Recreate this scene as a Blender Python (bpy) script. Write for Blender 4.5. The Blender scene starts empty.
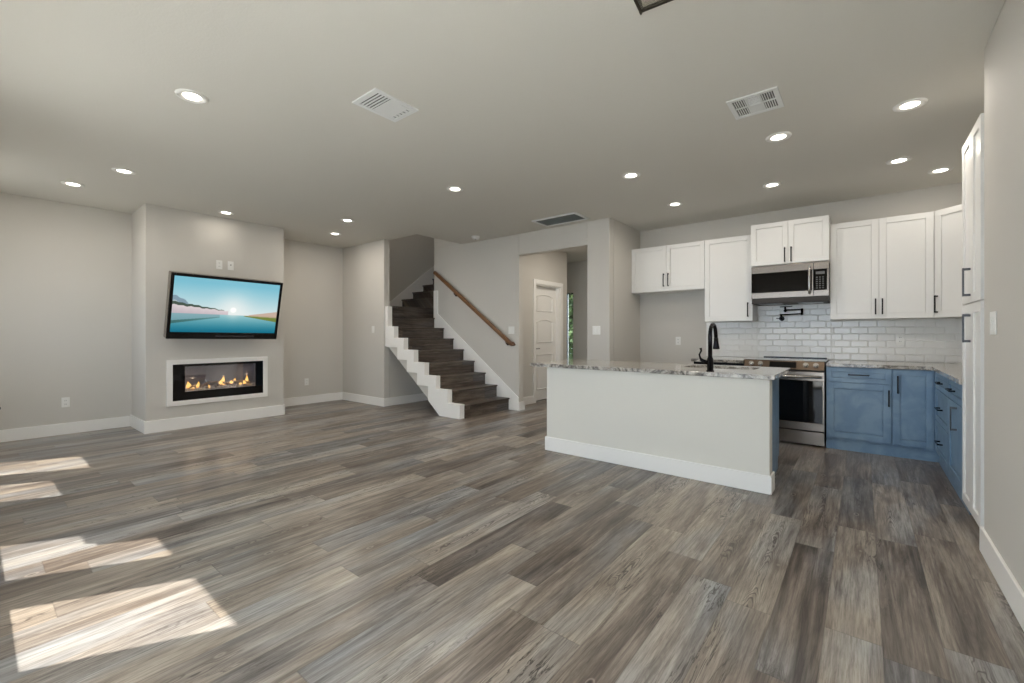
import bpy, bmesh, math, random
from mathutils import Vector, Matrix
random.seed(7)
PI = math.pi
scene = bpy.context.scene
COL = scene.collection

# ------------------------------------------------------------------ camera
YAW = 0.6762
cam_d = bpy.data.cameras.new('camera')
cam = bpy.data.objects.new('camera', cam_d); COL.objects.link(cam)
cam.location = (0, 0, 1.2)
cam.rotation_euler = (PI/2, 0, YAW)
cam_d.sensor_width = 36.0
cam_d.lens = 437.0/1024*36.0
cam_d.shift_y = -7.5/1024
cam_d.clip_start = 0.02
scene.camera = cam

# ------------------------------------------------------------------ world, sun, daylight, exposure
EXPOSURE = 0.9
WORLD_STRENGTH = 3.0
SUN_STRENGTH = 6.0
WINDOW_POWER = 80.0
LAMP_POWER = 3.2
scene.view_settings.view_transform = 'Standard'
scene.view_settings.look = 'None'
scene.view_settings.gamma = 1.0
scene.view_settings.use_curve_mapping = False
scene.view_settings.exposure = EXPOSURE

world = bpy.data.worlds.new('world'); scene.world = world
world.use_nodes = True
wn = world.node_tree; bg = wn.nodes['Background']
bg.inputs['Color'].default_value = (0.72, 0.85, 1.0, 1)
bg.inputs['Strength'].default_value = WORLD_STRENGTH

sun_d = bpy.data.lights.new('sun', 'SUN'); sun_d.energy = SUN_STRENGTH
sun_d.color = (1.0, 0.95, 0.86); sun_d.angle = math.radians(0.6)
sun = bpy.data.objects.new('sun', sun_d); COL.objects.link(sun)
sun.rotation_euler = Vector((0.557, 1.0, -2.0)).to_track_quat('-Z', 'Y').to_euler()
sun.location = (-4, -6, 9)

# four windows in the wall behind the camera (x0, x1)
BACKWIN = [(-6.64, -5.998), (-5.69, -5.078), (-4.133, -3.507), (-3.224, -2.595)]
WZ0, WZ1 = 0.93, 2.34
WY0, WY1 = -0.47, -0.35
for i, (a, b) in enumerate(BACKWIN):
    ld = bpy.data.lights.new('window_daylight', 'AREA'); ld.shape = 'RECTANGLE'
    ld.size = b-a; ld.size_y = WZ1-WZ0; ld.energy = WINDOW_POWER; ld.spread = 2.1; ld.color = (0.86, 0.93, 1.0)
    lo = bpy.data.objects.new('window_daylight', ld); COL.objects.link(lo)
    lo.location = ((a+b)/2, WY0-0.06, (WZ0+WZ1)/2); lo.rotation_euler = (PI/2, 0, PI)
# unseen glazed patio opening, added in the same wall to supply daylight
PATIO = (-2.15, 0.30); PZ1 = 2.12
ld = bpy.data.lights.new('patio_daylight', 'AREA'); ld.shape = 'RECTANGLE'
ld.size = PATIO[1]-PATIO[0]; ld.size_y = PZ1; ld.energy = 590.0; ld.spread = 2.1; ld.color = (0.86, 0.93, 1.0)
lo = bpy.data.objects.new('patio_daylight', ld); COL.objects.link(lo)
lo.location = (sum(PATIO)/2, WY0-0.06, PZ1/2+0.03); lo.rotation_euler = (PI/2, 0, PI)
# fill lamp added above the stairs to brighten the dark stairwell
ld = bpy.data.lights.new('upstairs_daylight', 'AREA'); ld.shape = 'SQUARE'; ld.size = 0.8; ld.energy = 5.0; ld.color = (1.0, 0.93, 0.84)
lo = bpy.data.objects.new('upstairs_daylight', ld); COL.objects.link(lo); lo.location = (-6.5, 4.9, 4.95)
# front entry glazing, out of sight down the hall
ld = bpy.data.lights.new('entry_daylight', 'AREA'); ld.shape = 'RECTANGLE'
ld.size = 0.9; ld.size_y = 1.9; ld.energy = 150.0; ld.color = (0.9, 0.95, 1.0)
lo = bpy.data.objects.new('entry_daylight', ld); COL.objects.link(lo)
lo.location = (-5.45, 8.50, 1.15); lo.rotation_euler = (PI/2, 0, 0)

# ------------------------------------------------------------------ materials
def srgb(r, g, b):
    f = lambda c: (c/255/12.92) if c/255 <= 0.04045 else ((c/255+0.055)/1.055)**2.4
    return (f(r), f(g), f(b), 1.0)

class NT:
    """thin helper for node trees"""
    def __init__(s, name):
        s.m = bpy.data.materials.new(name); s.m.use_nodes = True
        s.t = s.m.node_tree; s.b = s.t.nodes['Principled BSDF']
    def n(s, typ, **kw):
        nd = s.t.nodes.new(typ)
        for k, v in kw.items():
            if k in nd.bl_rna.properties: setattr(nd, k, v)
        return nd
    def l(s, a, b): s.t.links.new(a, b)
    def math(s, op, a, b=None, c=None):
        nd = s.n('ShaderNodeMath', operation=op)
        for i, v in enumerate((a, b, c)):
            if v is None: continue
            if isinstance(v, (int, float)): nd.inputs[i].default_value = v
            else: s.l(v, nd.inputs[i])
        return nd.outputs[0]
    def mix(s, fac, a, b, mode='MIX'):
        nd = s.n('ShaderNodeMix', data_type='RGBA', blend_type=mode)
        for idx, v in ((0, fac), (6, a), (7, b)):
            if isinstance(v, (int, float)): nd.inputs[idx].default_value = v
            elif isinstance(v, tuple): nd.inputs[idx].default_value = v
            else: s.l(v, nd.inputs[idx])
        return nd.outputs[2]
    def ramp(s, fac, stops, interp='LINEAR'):
        nd = s.n('ShaderNodeValToRGB'); cr = nd.color_ramp; cr.interpolation = interp
        while len(cr.elements) < len(stops): cr.elements.new(0.5)
        for e, (p, c) in zip(cr.elements, stops):
            e.position = p; e.color = c if len(c) == 4 else (*c, 1)
        s.l(fac, nd.inputs[0]); return nd.outputs[0]
    def noise(s, vec, scale, detail=3, rough=0.5, dist=0.0):
        nd = s.n('ShaderNodeTexNoise'); nd.inputs['Scale'].default_value = scale
        nd.inputs['Detail'].default_value = detail; nd.inputs['Roughness'].default_value = rough
        nd.inputs['Distortion'].default_value = dist
        if vec is not None: s.l(vec, nd.inputs['Vector'])
        return nd.outputs[0]
    def bump(s, h, strength, dist=0.01):
        nd = s.n('ShaderNodeBump'); nd.inputs['Strength'].default_value = strength
        nd.inputs['Distance'].default_value = dist
        s.l(h, nd.inputs['Height']); s.l(nd.outputs[0], s.b.inputs['Normal'])
    def coord(s, which='Object'):
        return s.n('ShaderNodeTexCoord').outputs[which]
    def geo(s):
        return s.n('ShaderNodeNewGeometry').outputs['Position']

def simple(name, col, rough=0.5, metal=0.0, bump=None, spec=0.5, var=None):
    t = NT(name)
    t.b.inputs['Base Color'].default_value = col
    t.b.inputs['Roughness'].default_value = rough
    t.b.inputs['Metallic'].default_value = metal
    t.b.inputs['Specular IOR Level'].default_value = spec
    p = t.geo()
    if var:
        f = t.noise(p, var[0], 4)
        c2 = tuple(c*var[1] for c in col[:3])+(1,)
        t.l(t.mix(f, col, c2), t.b.inputs['Base Color'])
    if bump:
        t.bump(t.noise(p, bump[0], 3, 0.6), bump[1], bump[2] if len(bump) > 2 else 0.002)
    return t.m

M = {}
M['wall'] = simple('greige_wall_paint', srgb(208, 204, 196), 0.7, bump=(110, 0.35, 0.0015), spec=0.3, var=(0.7, 0.97))
M['ceiling'] = simple('ceiling_paint', srgb(216, 213, 205), 0.8, bump=(70, 0.45, 0.002), spec=0.2, var=(0.9, 0.97))
M['island'] = simple('island_paint', srgb(224, 221, 211), 0.6, bump=(110, 0.3, 0.0015), spec=0.3)
M['trim'] = simple('white_trim_paint', srgb(243, 241, 236), 0.35, var=(2, 0.98))
M['cab'] = simple('white_cabinet_paint', srgb(232, 231, 227), 0.32, var=(3, 0.98))
M['plate'] = simple('white_plastic', srgb(236, 235, 230), 0.3, var=(5, 0.98))
M['slot'] = simple('dark_slot', srgb(70, 70, 70), 0.6, var=(9, 0.8))
M['ventdark'] = simple('vent_shadow_grey', srgb(95, 98, 98), 0.7, var=(9, 0.8))
M['filter'] = simple('filter_grey', srgb(120, 126, 124), 0.9, var=(30, 0.8))
M['black'] = simple('matte_black_metal', srgb(30, 30, 31), 0.38, 0.6, var=(20, 0.8))
M['blackgloss'] = simple('glossy_black_plastic', srgb(14, 14, 16), 0.16, var=(5, 0.8))
M['dull'] = simple('dull_dark_metal', srgb(58, 54, 50), 0.6, var=(9, 0.8))
M['blackglass'] = simple('black_glass', srgb(9, 9, 10), 0.05, var=(4, 0.9))
M['tvside'] = simple('tv_side_plastic', srgb(120, 110, 100), 0.35, 0.4, var=(5, 0.9))
M['pewter'] = simple('dark_pewter_metal', srgb(92, 94, 98), 0.28, 0.9, var=(20, 0.8))
M['bronze'] = simple('oil_rubbed_bronze', srgb(34, 33, 36), 0.25, 0.85, var=(20, 0.85))
M['chrome'] = simple('brushed_nickel', srgb(190, 188, 184), 0.22, 1.0, var=(20, 0.9))
M['sinksteel'] = simple('sink_steel', srgb(150, 150, 150), 0.3, 1.0, var=(20, 0.9))
M['grout'] = simple('light_grout', srgb(232, 231, 227), 0.8, var=(40, 0.95))
M['tile'] = simple('white_glazed_tile', srgb(236, 235, 231), 0.16, bump=(14, 0.12, 0.004), var=(6, 0.96))
M['ventwhite'] = simple('vent_white_metal', srgb(226, 227, 226), 0.4, var=(5, 0.98))
M['ember'] = simple('crushed_white_crystal', srgb(228, 224, 222), 0.2, var=(60, 0.5))
M['log'] = simple('driftwood', srgb(150, 128, 112), 0.8, var=(30, 0.5))
M['firebox'] = simple('firebox_metal', srgb(78, 80, 94), 0.7, 0.0, var=(3, 0.7))
M['lanternmetal'] = simple('weathered_dark_metal', srgb(74, 68, 58), 0.45, 0.7, var=(40, 0.5))
M['leaf'] = None
M['bark'] = simple('bark', srgb(84, 66, 48), 0.9, var=(20, 0.5))
M['outside'] = simple('front_lawn', srgb(88, 104, 60), 0.95, var=(3, 0.6))
M['shade'] = simple('window_shade_fabric', srgb(225, 220, 210), 0.9, var=(30, 0.95))
M['exterior'] = simple('exterior_board', srgb(190, 186, 178), 0.8, var=(10, 0.9))

# stainless steel with faint horizontal brushing
def steel(name, col, rough):
    t = NT(name); p = t.geo()
    mp = t.n('ShaderNodeMapping'); mp.inputs['Scale'].default_value = (2, 2, 400)
    t.l(p, mp.inputs[0]); f = t.noise(mp.outputs[0], 1.0, 2)
    t.l(t.mix(f, tuple(c*0.85 for c in col[:3])+(1,), col), t.b.inputs['Base Color'])
    t.b.inputs['Metallic'].default_value = 1.0; t.b.inputs['Roughness'].default_value = rough
    return t.m
M['steel'] = steel('brushed_stainless', srgb(152, 142, 132), 0.27)
M['bronzesteel'] = steel('warm_reflecting_stainless', srgb(128, 112, 98), 0.22)  # stainless with a warm reflection put into its base colour

# navy cabinet paint: smudged, patchy reflection-free wear
t = NT('blue_cabinet_paint'); p = t.geo()
f = t.noise(p, 5.5, 4, 0.55, 0.6)
c = t.mix(t.ramp(f, [(0.42, (0, 0, 0)), (0.62, (1, 1, 1))]), srgb(106, 136, 164), srgb(124, 152, 176))
t.l(c, t.b.inputs['Base Color']); t.b.inputs['Roughness'].default_value = 0.34
M['blue'] = t.m

# wood plank vinyl
def plank_mat(name, w, L, x0, dark=1.0, axis_swap=False, tint=(1, 1, 1), rough=0.30):
    t = NT(name); p = t.geo()
    sp = t.n('ShaderNodeSeparateXYZ'); t.l(p, sp.inputs[0])
    X, Y, Z = sp.outputs[0], sp.outputs[1], sp.outputs[2]
    if axis_swap: X, Y = t.math('ADD', X, Z), sp.outputs[1]
    u = t.math('DIVIDE', t.math('SUBTRACT', X, x0), w)
    iu = t.math('FLOOR', u); fu = t.math('FRACT', u)
    wn1 = t.n('ShaderNodeTexWhiteNoise', noise_dimensions='1D'); t.l(iu, wn1.inputs['W'])
    v = t.math('ADD', t.math('DIVIDE', Y, L), t.math('MULTIPLY', wn1.outputs[0], 7.31))
    iv = t.math('FLOOR', v); fv = t.math('FRACT', v)
    cb = t.n('ShaderNodeCombineXYZ'); t.l(iu, cb.inputs[0]); t.l(iv, cb.inputs[1])
    wn2 = t.n('ShaderNodeTexWhiteNoise', noise_dimensions='2D'); t.l(cb.outputs[0], wn2.inputs['Vector'])
    R = t.n('ShaderNodeSeparateXYZ'); t.l(wn2.outputs['Color'], R.inputs[0])
    r1, r2, r3 = R.outputs[0], R.outputs[1], R.outputs[2]
    # per-plank local coordinates
    def loc(sx, sy, k):
        c = t.n('ShaderNodeCombineXYZ')
        t.l(t.math('ADD', t.math('MULTIPLY', X, sx), t.math('MULTIPLY', r1, 37.0*k)), c.inputs[0])
        t.l(t.math('ADD', t.math('MULTIPLY', Y, sy), t.math('MULTIPLY', r2, 53.0*k)), c.inputs[1])
        t.l(t.math('MULTIPLY', r3, 19.0), c.inputs[2])
        return c.outputs[0]
    fine = t.noise(loc(150, 7.0, 1), 1.0, 4, 0.75)
    streak = t.noise(loc(17, 0.95, 1.3), 1.0, 7, 0.72, 1.4)
    cloud = t.noise(loc(7.5, 1.25, 0.7), 1.0, 4, 0.6, 0.6)
    tintn = t.noise(loc(3.5, 1.0, 2.1), 1.0, 2, 0.5, 0.3)
    # tone
    base = t.math('ADD', t.math('MULTIPLY', r1, 0.26), t.math('MULTIPLY', cloud, 0.60))
    base = t.math('ADD', base, t.math('MULTIPLY', t.math('SUBTRACT', streak, 0.5), 0.80))
    base = t.math('SUBTRACT', t.math('MULTIPLY', base, 1.3), 0.075)
    D = lambda r, g, b: tuple(c*dark*k for c, k in zip(srgb(r, g, b)[:3], tint))+(1,)
    warm = t.ramp(base, [(0.14, D(66, 56, 49)), (0.36, D(112, 101, 91)), (0.58, D(150, 139, 126)), (0.85, D(182, 171, 156))])
    cool = t.ramp(base, [(0.14, D(66, 63, 63)), (0.36, D(110, 109, 109)), (0.58, D(144, 144, 144)), (0.85, D(174, 174, 172))])
    tf = t.ramp(t.math('ADD', t.math('MULTIPLY', tintn, 0.9), t.math('MULTIPLY', t.math('SUBTRACT', r3, 0.5), 0.22)),
                [(0.40, (0, 0, 0)), (0.66, (1, 1, 1))])
    col = t.mix(tf, warm, cool)
    fr = t.ramp(fine, [(0.32, (0.52, 0.49, 0.47)), (0.52, (0.97, 0.97, 0.97)), (0.72, (1.15, 1.15, 1.15))])
    col = t.mix(0.85, col, fr, 'MULTIPLY')
    lines = t.noise(loc(62, 2.2, 2.7), 1.0, 3, 0.6, 0.5)
    col = t.mix(0.75, col, t.ramp(lines, [(0.34, (0.66, 0.63, 0.61)), (0.47, (0.98, 0.98, 0.98)), (0.62, (1.06, 1.06, 1.06))]), 'MULTIPLY')
    # cathedral grain on some planks, running down their middle
    warp = t.noise(loc(7, 2.6, 1.7), 1.0, 3, 0.5, 0.3)
    cx = t.math('ABSOLUTE', t.math('SUBTRACT', fu, t.math('ADD', 0.35, t.math('MULTIPLY', warp, 0.3))))
    ph = t.math('ADD', t.math('MULTIPLY', Y, 19.0), t.math('ADD', t.math('MULTIPLY', t.math('MULTIPLY', cx, cx), 180.0), t.math('MULTIPLY', warp, 26.0)))
    ring = t.math('SINE', t.math('MULTIPLY', ph, 3.0))
    ring = t.ramp(ring, [(0.25, (0, 0, 0)), (0.9, (1, 1, 1))])
    zone = t.ramp(cx, [(0.06, (1, 1, 1)), (0.20, (0, 0, 0))])
    has = t.math('GREATER_THAN', r2, 0.50)
    patch = t.ramp(t.noise(loc(0.5, 1.3, 3.3), 1.0, 1), [(0.45, (0, 0, 0)), (0.58, (1, 1, 1))])
    m = t.math('MULTIPLY', t.math('MULTIPLY', ring, zone), t.math('MULTIPLY', has, patch))
    col = t.mix(t.math('MULTIPLY', m, 0.75), col, D(58, 48, 42))
    # long cracks
    crk = t.noise(loc(16, 1.4, 4.1), 1.0, 5, 0.65, 1.2)
    crk = t.math('ABSOLUTE', t.math('SUBTRACT', crk, 0.5))
    crk = t.ramp(crk, [(0.005, (1, 1, 1)), (0.024, (0, 0, 0))])
    cm = t.ramp(t.noise(loc(2.5, 0.9, 5.1), 1.0, 2), [(0.52, (0, 0, 0)), (0.64, (1, 1, 1))])
    col = t.mix(t.math('MULTIPLY', t.math('MULTIPLY', crk, cm), 0.85), col, D(52, 43, 38))
    # knots
    vo = t.n('ShaderNodeTexVoronoi'); vo.inputs['Scale'].default_value = 1.0
    t.l(loc(6.5, 3.4, 6.0), vo.inputs['Vector'])
    vs = t.n('ShaderNodeSeparateXYZ'); t.l(vo.outputs['Color'], vs.inputs[0])
    pick = t.math('GREATER_THAN', vs.outputs[0], 0.76)
    k1 = t.math('MULTIPLY', t.ramp(vo.outputs['Distance'], [(0.035, (1, 1, 1)), (0.07, (0, 0, 0))]), pick)
    k3 = t.math('MULTIPLY', t.ramp(vo.outputs['Distance'], [(0.06, (0, 0, 0)), (0.085, (1, 1, 1)), (0.11, (0, 0, 0))]), pick)
    k2 = t.math('MULTIPLY', t.ramp(vo.outputs['Distance'], [(0.08, (1, 1, 1)), (0.36, (0, 0, 0))]), pick)
    col = t.mix(t.math('MULTIPLY', k2, 0.5), col, D(80, 66, 56))
    col = t.mix(t.math('MULTIPLY', k3, 0.5), col, D(176, 168, 156))
    col = t.mix(t.math('MULTIPLY', k1, 0.9), col, D(36, 30, 27))
    # seams
    su = t.math('MULTIPLY', t.math('MINIMUM', fu, t.math('SUBTRACT', 1.0, fu)), w)
    sv = t.math('MULTIPLY', t.math('MINIMUM', fv, t.math('SUBTRACT', 1.0, fv)), L)
    sm = t.math('MINIMUM', su, sv)
    seam = t.ramp(sm, [(0.0006, (1, 1, 1)), (0.0022, (0, 0, 0))])
    col = t.mix(t.math('MULTIPLY', seam, 0.35), col, D(50, 42, 37))
    t.l(col, t.b.inputs['Base Color'])
    rr = t.math('ADD', rough-0.06, t.math('MULTIPLY', fine, 0.14))
    t.l(rr, t.b.inputs['Roughness'])
    t.b.inputs['Specular IOR Level'].default_value = 0.5
    h = t.math('SUBTRACT', t.math('MULTIPLY', fine, 0.5), seam)
    t.bump(h, 0.25, 0.0012)
    return t.m
M['floor'] = plank_mat('weathered_plank_vinyl', 0.181, 1.22, 0.059, dark=1.0)
M['tread'] = plank_mat('stair_plank_vinyl', 0.187, 1.22, 0.02, dark=0.50, axis_swap=True, tint=(1.05, 0.97, 0.92), rough=0.4)

# granite
t = NT('polished_granite'); p = t.geo()
n1 = t.noise(p, 3.0, 5, 0.6, 1.5); n2 = t.noise(p, 55, 3, 0.7); n3 = t.noise(p, 9, 5, 0.65, 2.0)
c = t.ramp(n3, [(0.30, srgb(92, 88, 84)), (0.42, srgb(150, 144, 135)), (0.55, srgb(192, 187, 178)), (0.75, srgb(214, 210, 203))])
vein = t.ramp(t.math('ABSOLUTE', t.math('SUBTRACT', n1, 0.5)), [(0.0, (1, 1, 1)), (0.045, (0, 0, 0))])
c = t.mix(t.math('MULTIPLY', vein, 0.75), c, srgb(70, 68, 68))
c = t.mix(0.6, c, t.ramp(n2, [(0.33, (0.4, 0.4, 0.4)), (0.48, (1, 1, 1))]), 'MULTIPLY')
t.l(c, t.b.inputs['Base Color']); t.b.inputs['Roughness'].default_value = 0.08
M['granite'] = t.m

# handrail wood
t = NT('stained_handrail_wood'); p = t.geo()
mp = t.n('ShaderNodeMapping'); mp.inputs['Scale'].default_value = (6, 60, 60); t.l(p, mp.inputs[0])
f = t.noise(mp.outputs[0], 1.0, 4)
t.l(t.mix(f, srgb(84, 54, 30), srgb(140, 98, 60)), t.b.inputs['Base Color']); t.b.inputs['Roughness'].default_value = 0.35
M['rail'] = t.m

# foliage
t = NT('foliage_green'); p = t.geo()
f = t.noise(p, 5, 4); 
t.l(t.ramp(f, [(0.35, srgb(22, 32, 16)), (0.5, srgb(52, 70, 36)), (0.7, srgb(104, 124, 74))]), t.b.inputs['Base Color'])
t.b.inputs['Roughness'].default_value = 0.6
M['leaf'] = t.m

def emit(name, col, s):
    t = NT(name); t.t.nodes.remove(t.b)
    e = t.n('ShaderNodeEmission'); e.inputs[0].default_value = col; e.inputs[1].default_value = s
    t.l(e.outputs[0], t.t.nodes['Material Output'].inputs[0]); return t.m
M['lens'] = emit('lamp_lens_glow', (1.0, 0.93, 0.82, 1), 7.0)
t = NT('flame'); t.t.nodes.remove(t.b)
e = t.n('ShaderNodeEmission'); zc = t.n('ShaderNodeSeparateXYZ'); t.l(t.coord('Generated'), zc.inputs[0])
t.l(t.ramp(zc.outputs[2], [(0.0, (1.0, 0.32, 0.04)), (0.35, (1.0, 0.62, 0.18)), (1.0, (1.0, 0.42, 0.05))]), e.inputs[0])
e.inputs[1].default_value = 1.5; t.l(e.outputs[0], t.t.nodes['Material Output'].inputs[0]); M['flame'] = t.m

def glass(name, gloss=0.07, tint=(1, 1, 1, 1), rough=0.02):
    t = NT(name); t.t.nodes.remove(t.b)
    tr = t.n('ShaderNodeBsdfTransparent'); tr.inputs[0].default_value = tint
    gl = t.n('ShaderNodeBsdfGlossy'); gl.inputs['Roughness'].default_value = rough
    mx = t.n('ShaderNodeMixShader'); mx.inputs[0].default_value = gloss
    t.l(tr.outputs[0], mx.inputs[1]); t.l(gl.outputs[0], mx.inputs[2])
    t.l(mx.outputs[0], t.t.nodes['Material Output'].inputs[0]); return t.m
M['pane'] = glass('window_glass', 0.06)
M['fireglass'] = glass('fireplace_glass', 0.10, (0.75, 0.77, 0.82, 1), 0.03)
M['lanternglass'] = glass('seeded_glass', 0.2, (0.85, 0.84, 0.8, 1), 0.15)

# television picture: colours given off by the screen, stored per face corner
t = NT('television_picture'); t.t.nodes.remove(t.b)
at = t.n('ShaderNodeAttribute', attribute_name='picture'); e = t.n('ShaderNodeEmission')
t.l(at.outputs['Color'], e.inputs[0]); e.inputs[1].default_value = 0.56
gl = t.n('ShaderNodeBsdfGlossy'); gl.inputs['Roughness'].default_value = 0.15; gl.inputs[0].default_value = (0.03, 0.03, 0.03, 1)
ad = t.n('ShaderNodeAddShader'); t.l(e.outputs[0], ad.inputs[0]); t.l(gl.outputs[0], ad.inputs[1])
t.l(ad.outputs[0], t.t.nodes['Material Output'].inputs[0]); M['screen'] = t.m

# ------------------------------------------------------------------ mesh helpers
class MB:
    def __init__(s): s.bm = bmesh.new()
    def box(s, x0, x1, y0, y1, z0, z1):
        x0, x1 = sorted((x0, x1)); y0, y1 = sorted((y0, y1)); z0, z1 = sorted((z0, z1))
        v = [s.bm.verts.new((x, y, z)) for x in (x0, x1) for y in (y0, y1) for z in (z0, z1)]
        for f in ((0, 1, 3, 2), (4, 6, 7, 5), (0, 4, 5, 1), (2, 3, 7, 6), (0, 2, 6, 4), (1, 5, 7, 3)):
            s.bm.faces.new([v[i] for i in f])
        return s
    def prism(s, pts, axis, a, b):
        """extrude a 2D outline along axis; pts are (u, v) in the other two axes in xyz order"""
        def mk(u, v, w):
            return {'x': (w, u, v), 'y': (u, w, v), 'z': (u, v, w)}[axis]
        A = [s.bm.verts.new(mk(u, v, a)) for u, v in pts]; B = [s.bm.verts.new(mk(u, v, b)) for u, v in pts]
        fs = [s.bm.faces.new(A), s.bm.faces.new(B[::-1])]
        n = len(pts)
        for i in range(n): s.bm.faces.new((A[i], B[i], B[(i+1) % n], A[(i+1) % n]))
        bmesh.ops.recalc_face_normals(s.bm, faces=s.bm.faces[:])
        return s
    def tube(s, path, r, seg=12, caps=True):
        pts = [Vector(p) for p in path]
        rr = r if isinstance(r, (list, tuple)) else [r]*len(pts)
        rings = []; up = None
        for i, p in enumerate(pts):
            d = (pts[min(i+1, len(pts)-1)]-pts[max(i-1, 0)]).normalized()
            if up is None:
                up = Vector((0, 0, 1)) if abs(d.z) < 0.9 else Vector((1, 0, 0))
            a = d.cross(up).normalized(); b = a.cross(d).normalized(); up = b
            rings.append([s.bm.verts.new(p+(a*math.cos(2*PI*k/seg)+b*math.sin(2*PI*k/seg))*rr[i]) for k in range(seg)])
        for A, B in zip(rings, rings[1:]):
            for k in range(seg): s.bm.faces.new((A[k], A[(k+1) % seg], B[(k+1) % seg], B[k])).smooth = True
        if caps: s.bm.faces.new(rings[0][::-1]); s.bm.faces.new(rings[-1])
        return s
    def lathe(s, prof, cx, cy, seg=32, axis='z', smooth=True):
        """profile of (radius, height) turned round a vertical axis at cx, cy"""
        rings = []
        for r, z in prof:
            if r < 1e-6: rings.append([s.bm.verts.new((cx, cy, z))])
            else: rings.append([s.bm.verts.new((cx+r*math.cos(2*PI*k/seg), cy+r*math.sin(2*PI*k/seg), z)) for k in range(seg)])
        for A, B in zip(rings, rings[1:]):
            for k in range(seg):
                q = [A[k % len(A)], A[(k+1) % len(A)], B[(k+1) % len(B)], B[k % len(B)]]
                q2 = []
                for v in q:
                    if v not in q2: q2.append(v)
                if len(q2) > 2: s.bm.faces.new(q2).smooth = smooth
        return s
    def build(s, name, mat, parent=None, bevel=0.0, seg=2, smooth=False):
        bmesh.ops.recalc_face_normals(s.bm, faces=s.bm.faces[:])
        me = bpy.data.meshes.new(name); s.bm.to_mesh(me); s.bm.free()
        me.materials.append(mat if not isinstance(mat, str) else M[mat])
        o = bpy.data.objects.new(name, me); COL.objects.link(o)
        if parent is not None: o.parent = parent
        if bevel:
            b = o.modifiers.new('bevel', 'BEVEL'); b.width = bevel; b.segments = seg
            b.limit_method = 'ANGLE'; b.angle_limit = math.radians(40)
        return o

def tag(o, label=None, cat=None, group=None, kind=None):
    if label: o['label'] = label
    if cat: o['category'] = cat
    if group: o['group'] = group
    if kind: o['kind'] = kind
    return o
def empty(name, loc, rz=0.0):
    o = bpy.data.objects.new(name, None); COL.objects.link(o)
    o.location = loc; o.rotation_euler = (0, 0, rz); o.empty_display_size = 0.1
    return o
def thing(name, label, cat, loc, rz=0.0, group=None): return tag(empty(name, loc, rz), label, cat, group)
def struct(name, mb, mat, bevel=0.0, seg=2, parent=None):
    o = mb.build(name, mat, parent, bevel, seg)
    if parent is None: o['kind'] = 'structure'
    return o
def copy_tree(o, parent=None):
    c = o.copy(); COL.objects.link(c)
    if parent is not None: c.parent = parent
    for ch in list(o.children): copy_tree(ch, c)
    return c

CZ = 2.77          # ceiling height
XL = -7.44         # left wall
TOP = 5.0          # top of the stairwell

# ------------------------------------------------------------------ room shell
struct('floor', MB().box(-7.7, 1.32, -0.5, 8.4, -0.12, 0.0), 'floor')

c = MB()
c.box(-7.56, 1.32, -0.48, 4.42, CZ, CZ+0.3)
c.box(-5.47, 1.32, 4.42, 5.53, CZ, CZ+0.3)
c.box(-6.19, 1.32, 5.53, 8.4, CZ, CZ+0.3)
struct('ceiling', c, 'ceiling')
struct('ceiling_stairwell', MB().box(-7.56, -5.3, 4.3, 8.4, TOP, TOP+0.1), 'ceiling')

w = MB(); w.box(-7.56, XL, -0.48, 8.4, 0, CZ); w.box(-7.56, XL, 4.3, 8.4, CZ, TOP)
struct('wall_left', w, 'wall')
# projecting fireplace wall with the opening for the firebox
FX, FY0, FY1 = -6.72, 1.34, 2.945
w = MB()
oy0, oy1, oz0, oz1 = 1.575, 2.685, 0.33, 0.845
w.box(XL, FX, FY0, oy0, 0, CZ).box(XL, FX, oy1, FY1, 0, CZ).box(XL, FX, oy0, oy1, 0, oz0).box(XL, FX, oy0, oy1, oz1, CZ)
bm = w.bm; bmesh.ops.remove_doubles(bm, verts=bm.verts[:], dist=1e-5)
struct('wall_fireplace', w, 'wall')
# wall between the recess and the stairwell
w = MB(); w.box(XL, -6.17, 4.31, 4.42, 0, CZ); w.box(XL, -5.47, 4.31, 4.42, CZ+0.3, TOP)
struct('wall_recess', w, 'wall', 0.006)
struct('wall_landing', MB().box(-6.27, -6.17, 4.42, 5.408, 0, 1.30), 'wall')
# wall beside the stairs, header and pier round the hall opening
w = MB()
w.box(-6.19, -4.199, 5.408, 5.528, 0, CZ); w.box(-6.19, -5.47, 5.408, 5.528, CZ, TOP)
w.box(-4.199, -2.996, 5.408, 5.528, 2.44, CZ)
w.box(-2.996, -2.657, 5.408, 5.528, 0, CZ)
struct('wall_stair', w, 'wall', 0.007)
struct('wall_stairwell_right', MB().box(-6.19, -6.09, 5.53, 8.4, 0, TOP), 'wall')
struct('wall_stairwell_end', MB().box(-7.56, -6.09, 8.4, 8.52, 0, TOP), 'wall')
struct('wall_upstairs', MB().box(-5.47, -5.35, 4.31, 5.53, CZ+0.3, TOP), 'wall')
w = MB(); w.box(-2.777, -2.657, 5.53, 8.4, 0, CZ)
struct('wall_fridge_side', w, 'wall')
struct('wall_kitchen', MB().box(-2.657, 1.32, 6.45, 6.57, 0, CZ), 'wall')
struct('wall_right', MB().box(0.52, 1.32, -0.48, 3.50, 0, CZ), 'wall', 0.012, 3)
struct('wall_kitchen_right', MB().box(1.18, 1.32, 3.50, 6.45, 0, CZ), 'wall')
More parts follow.
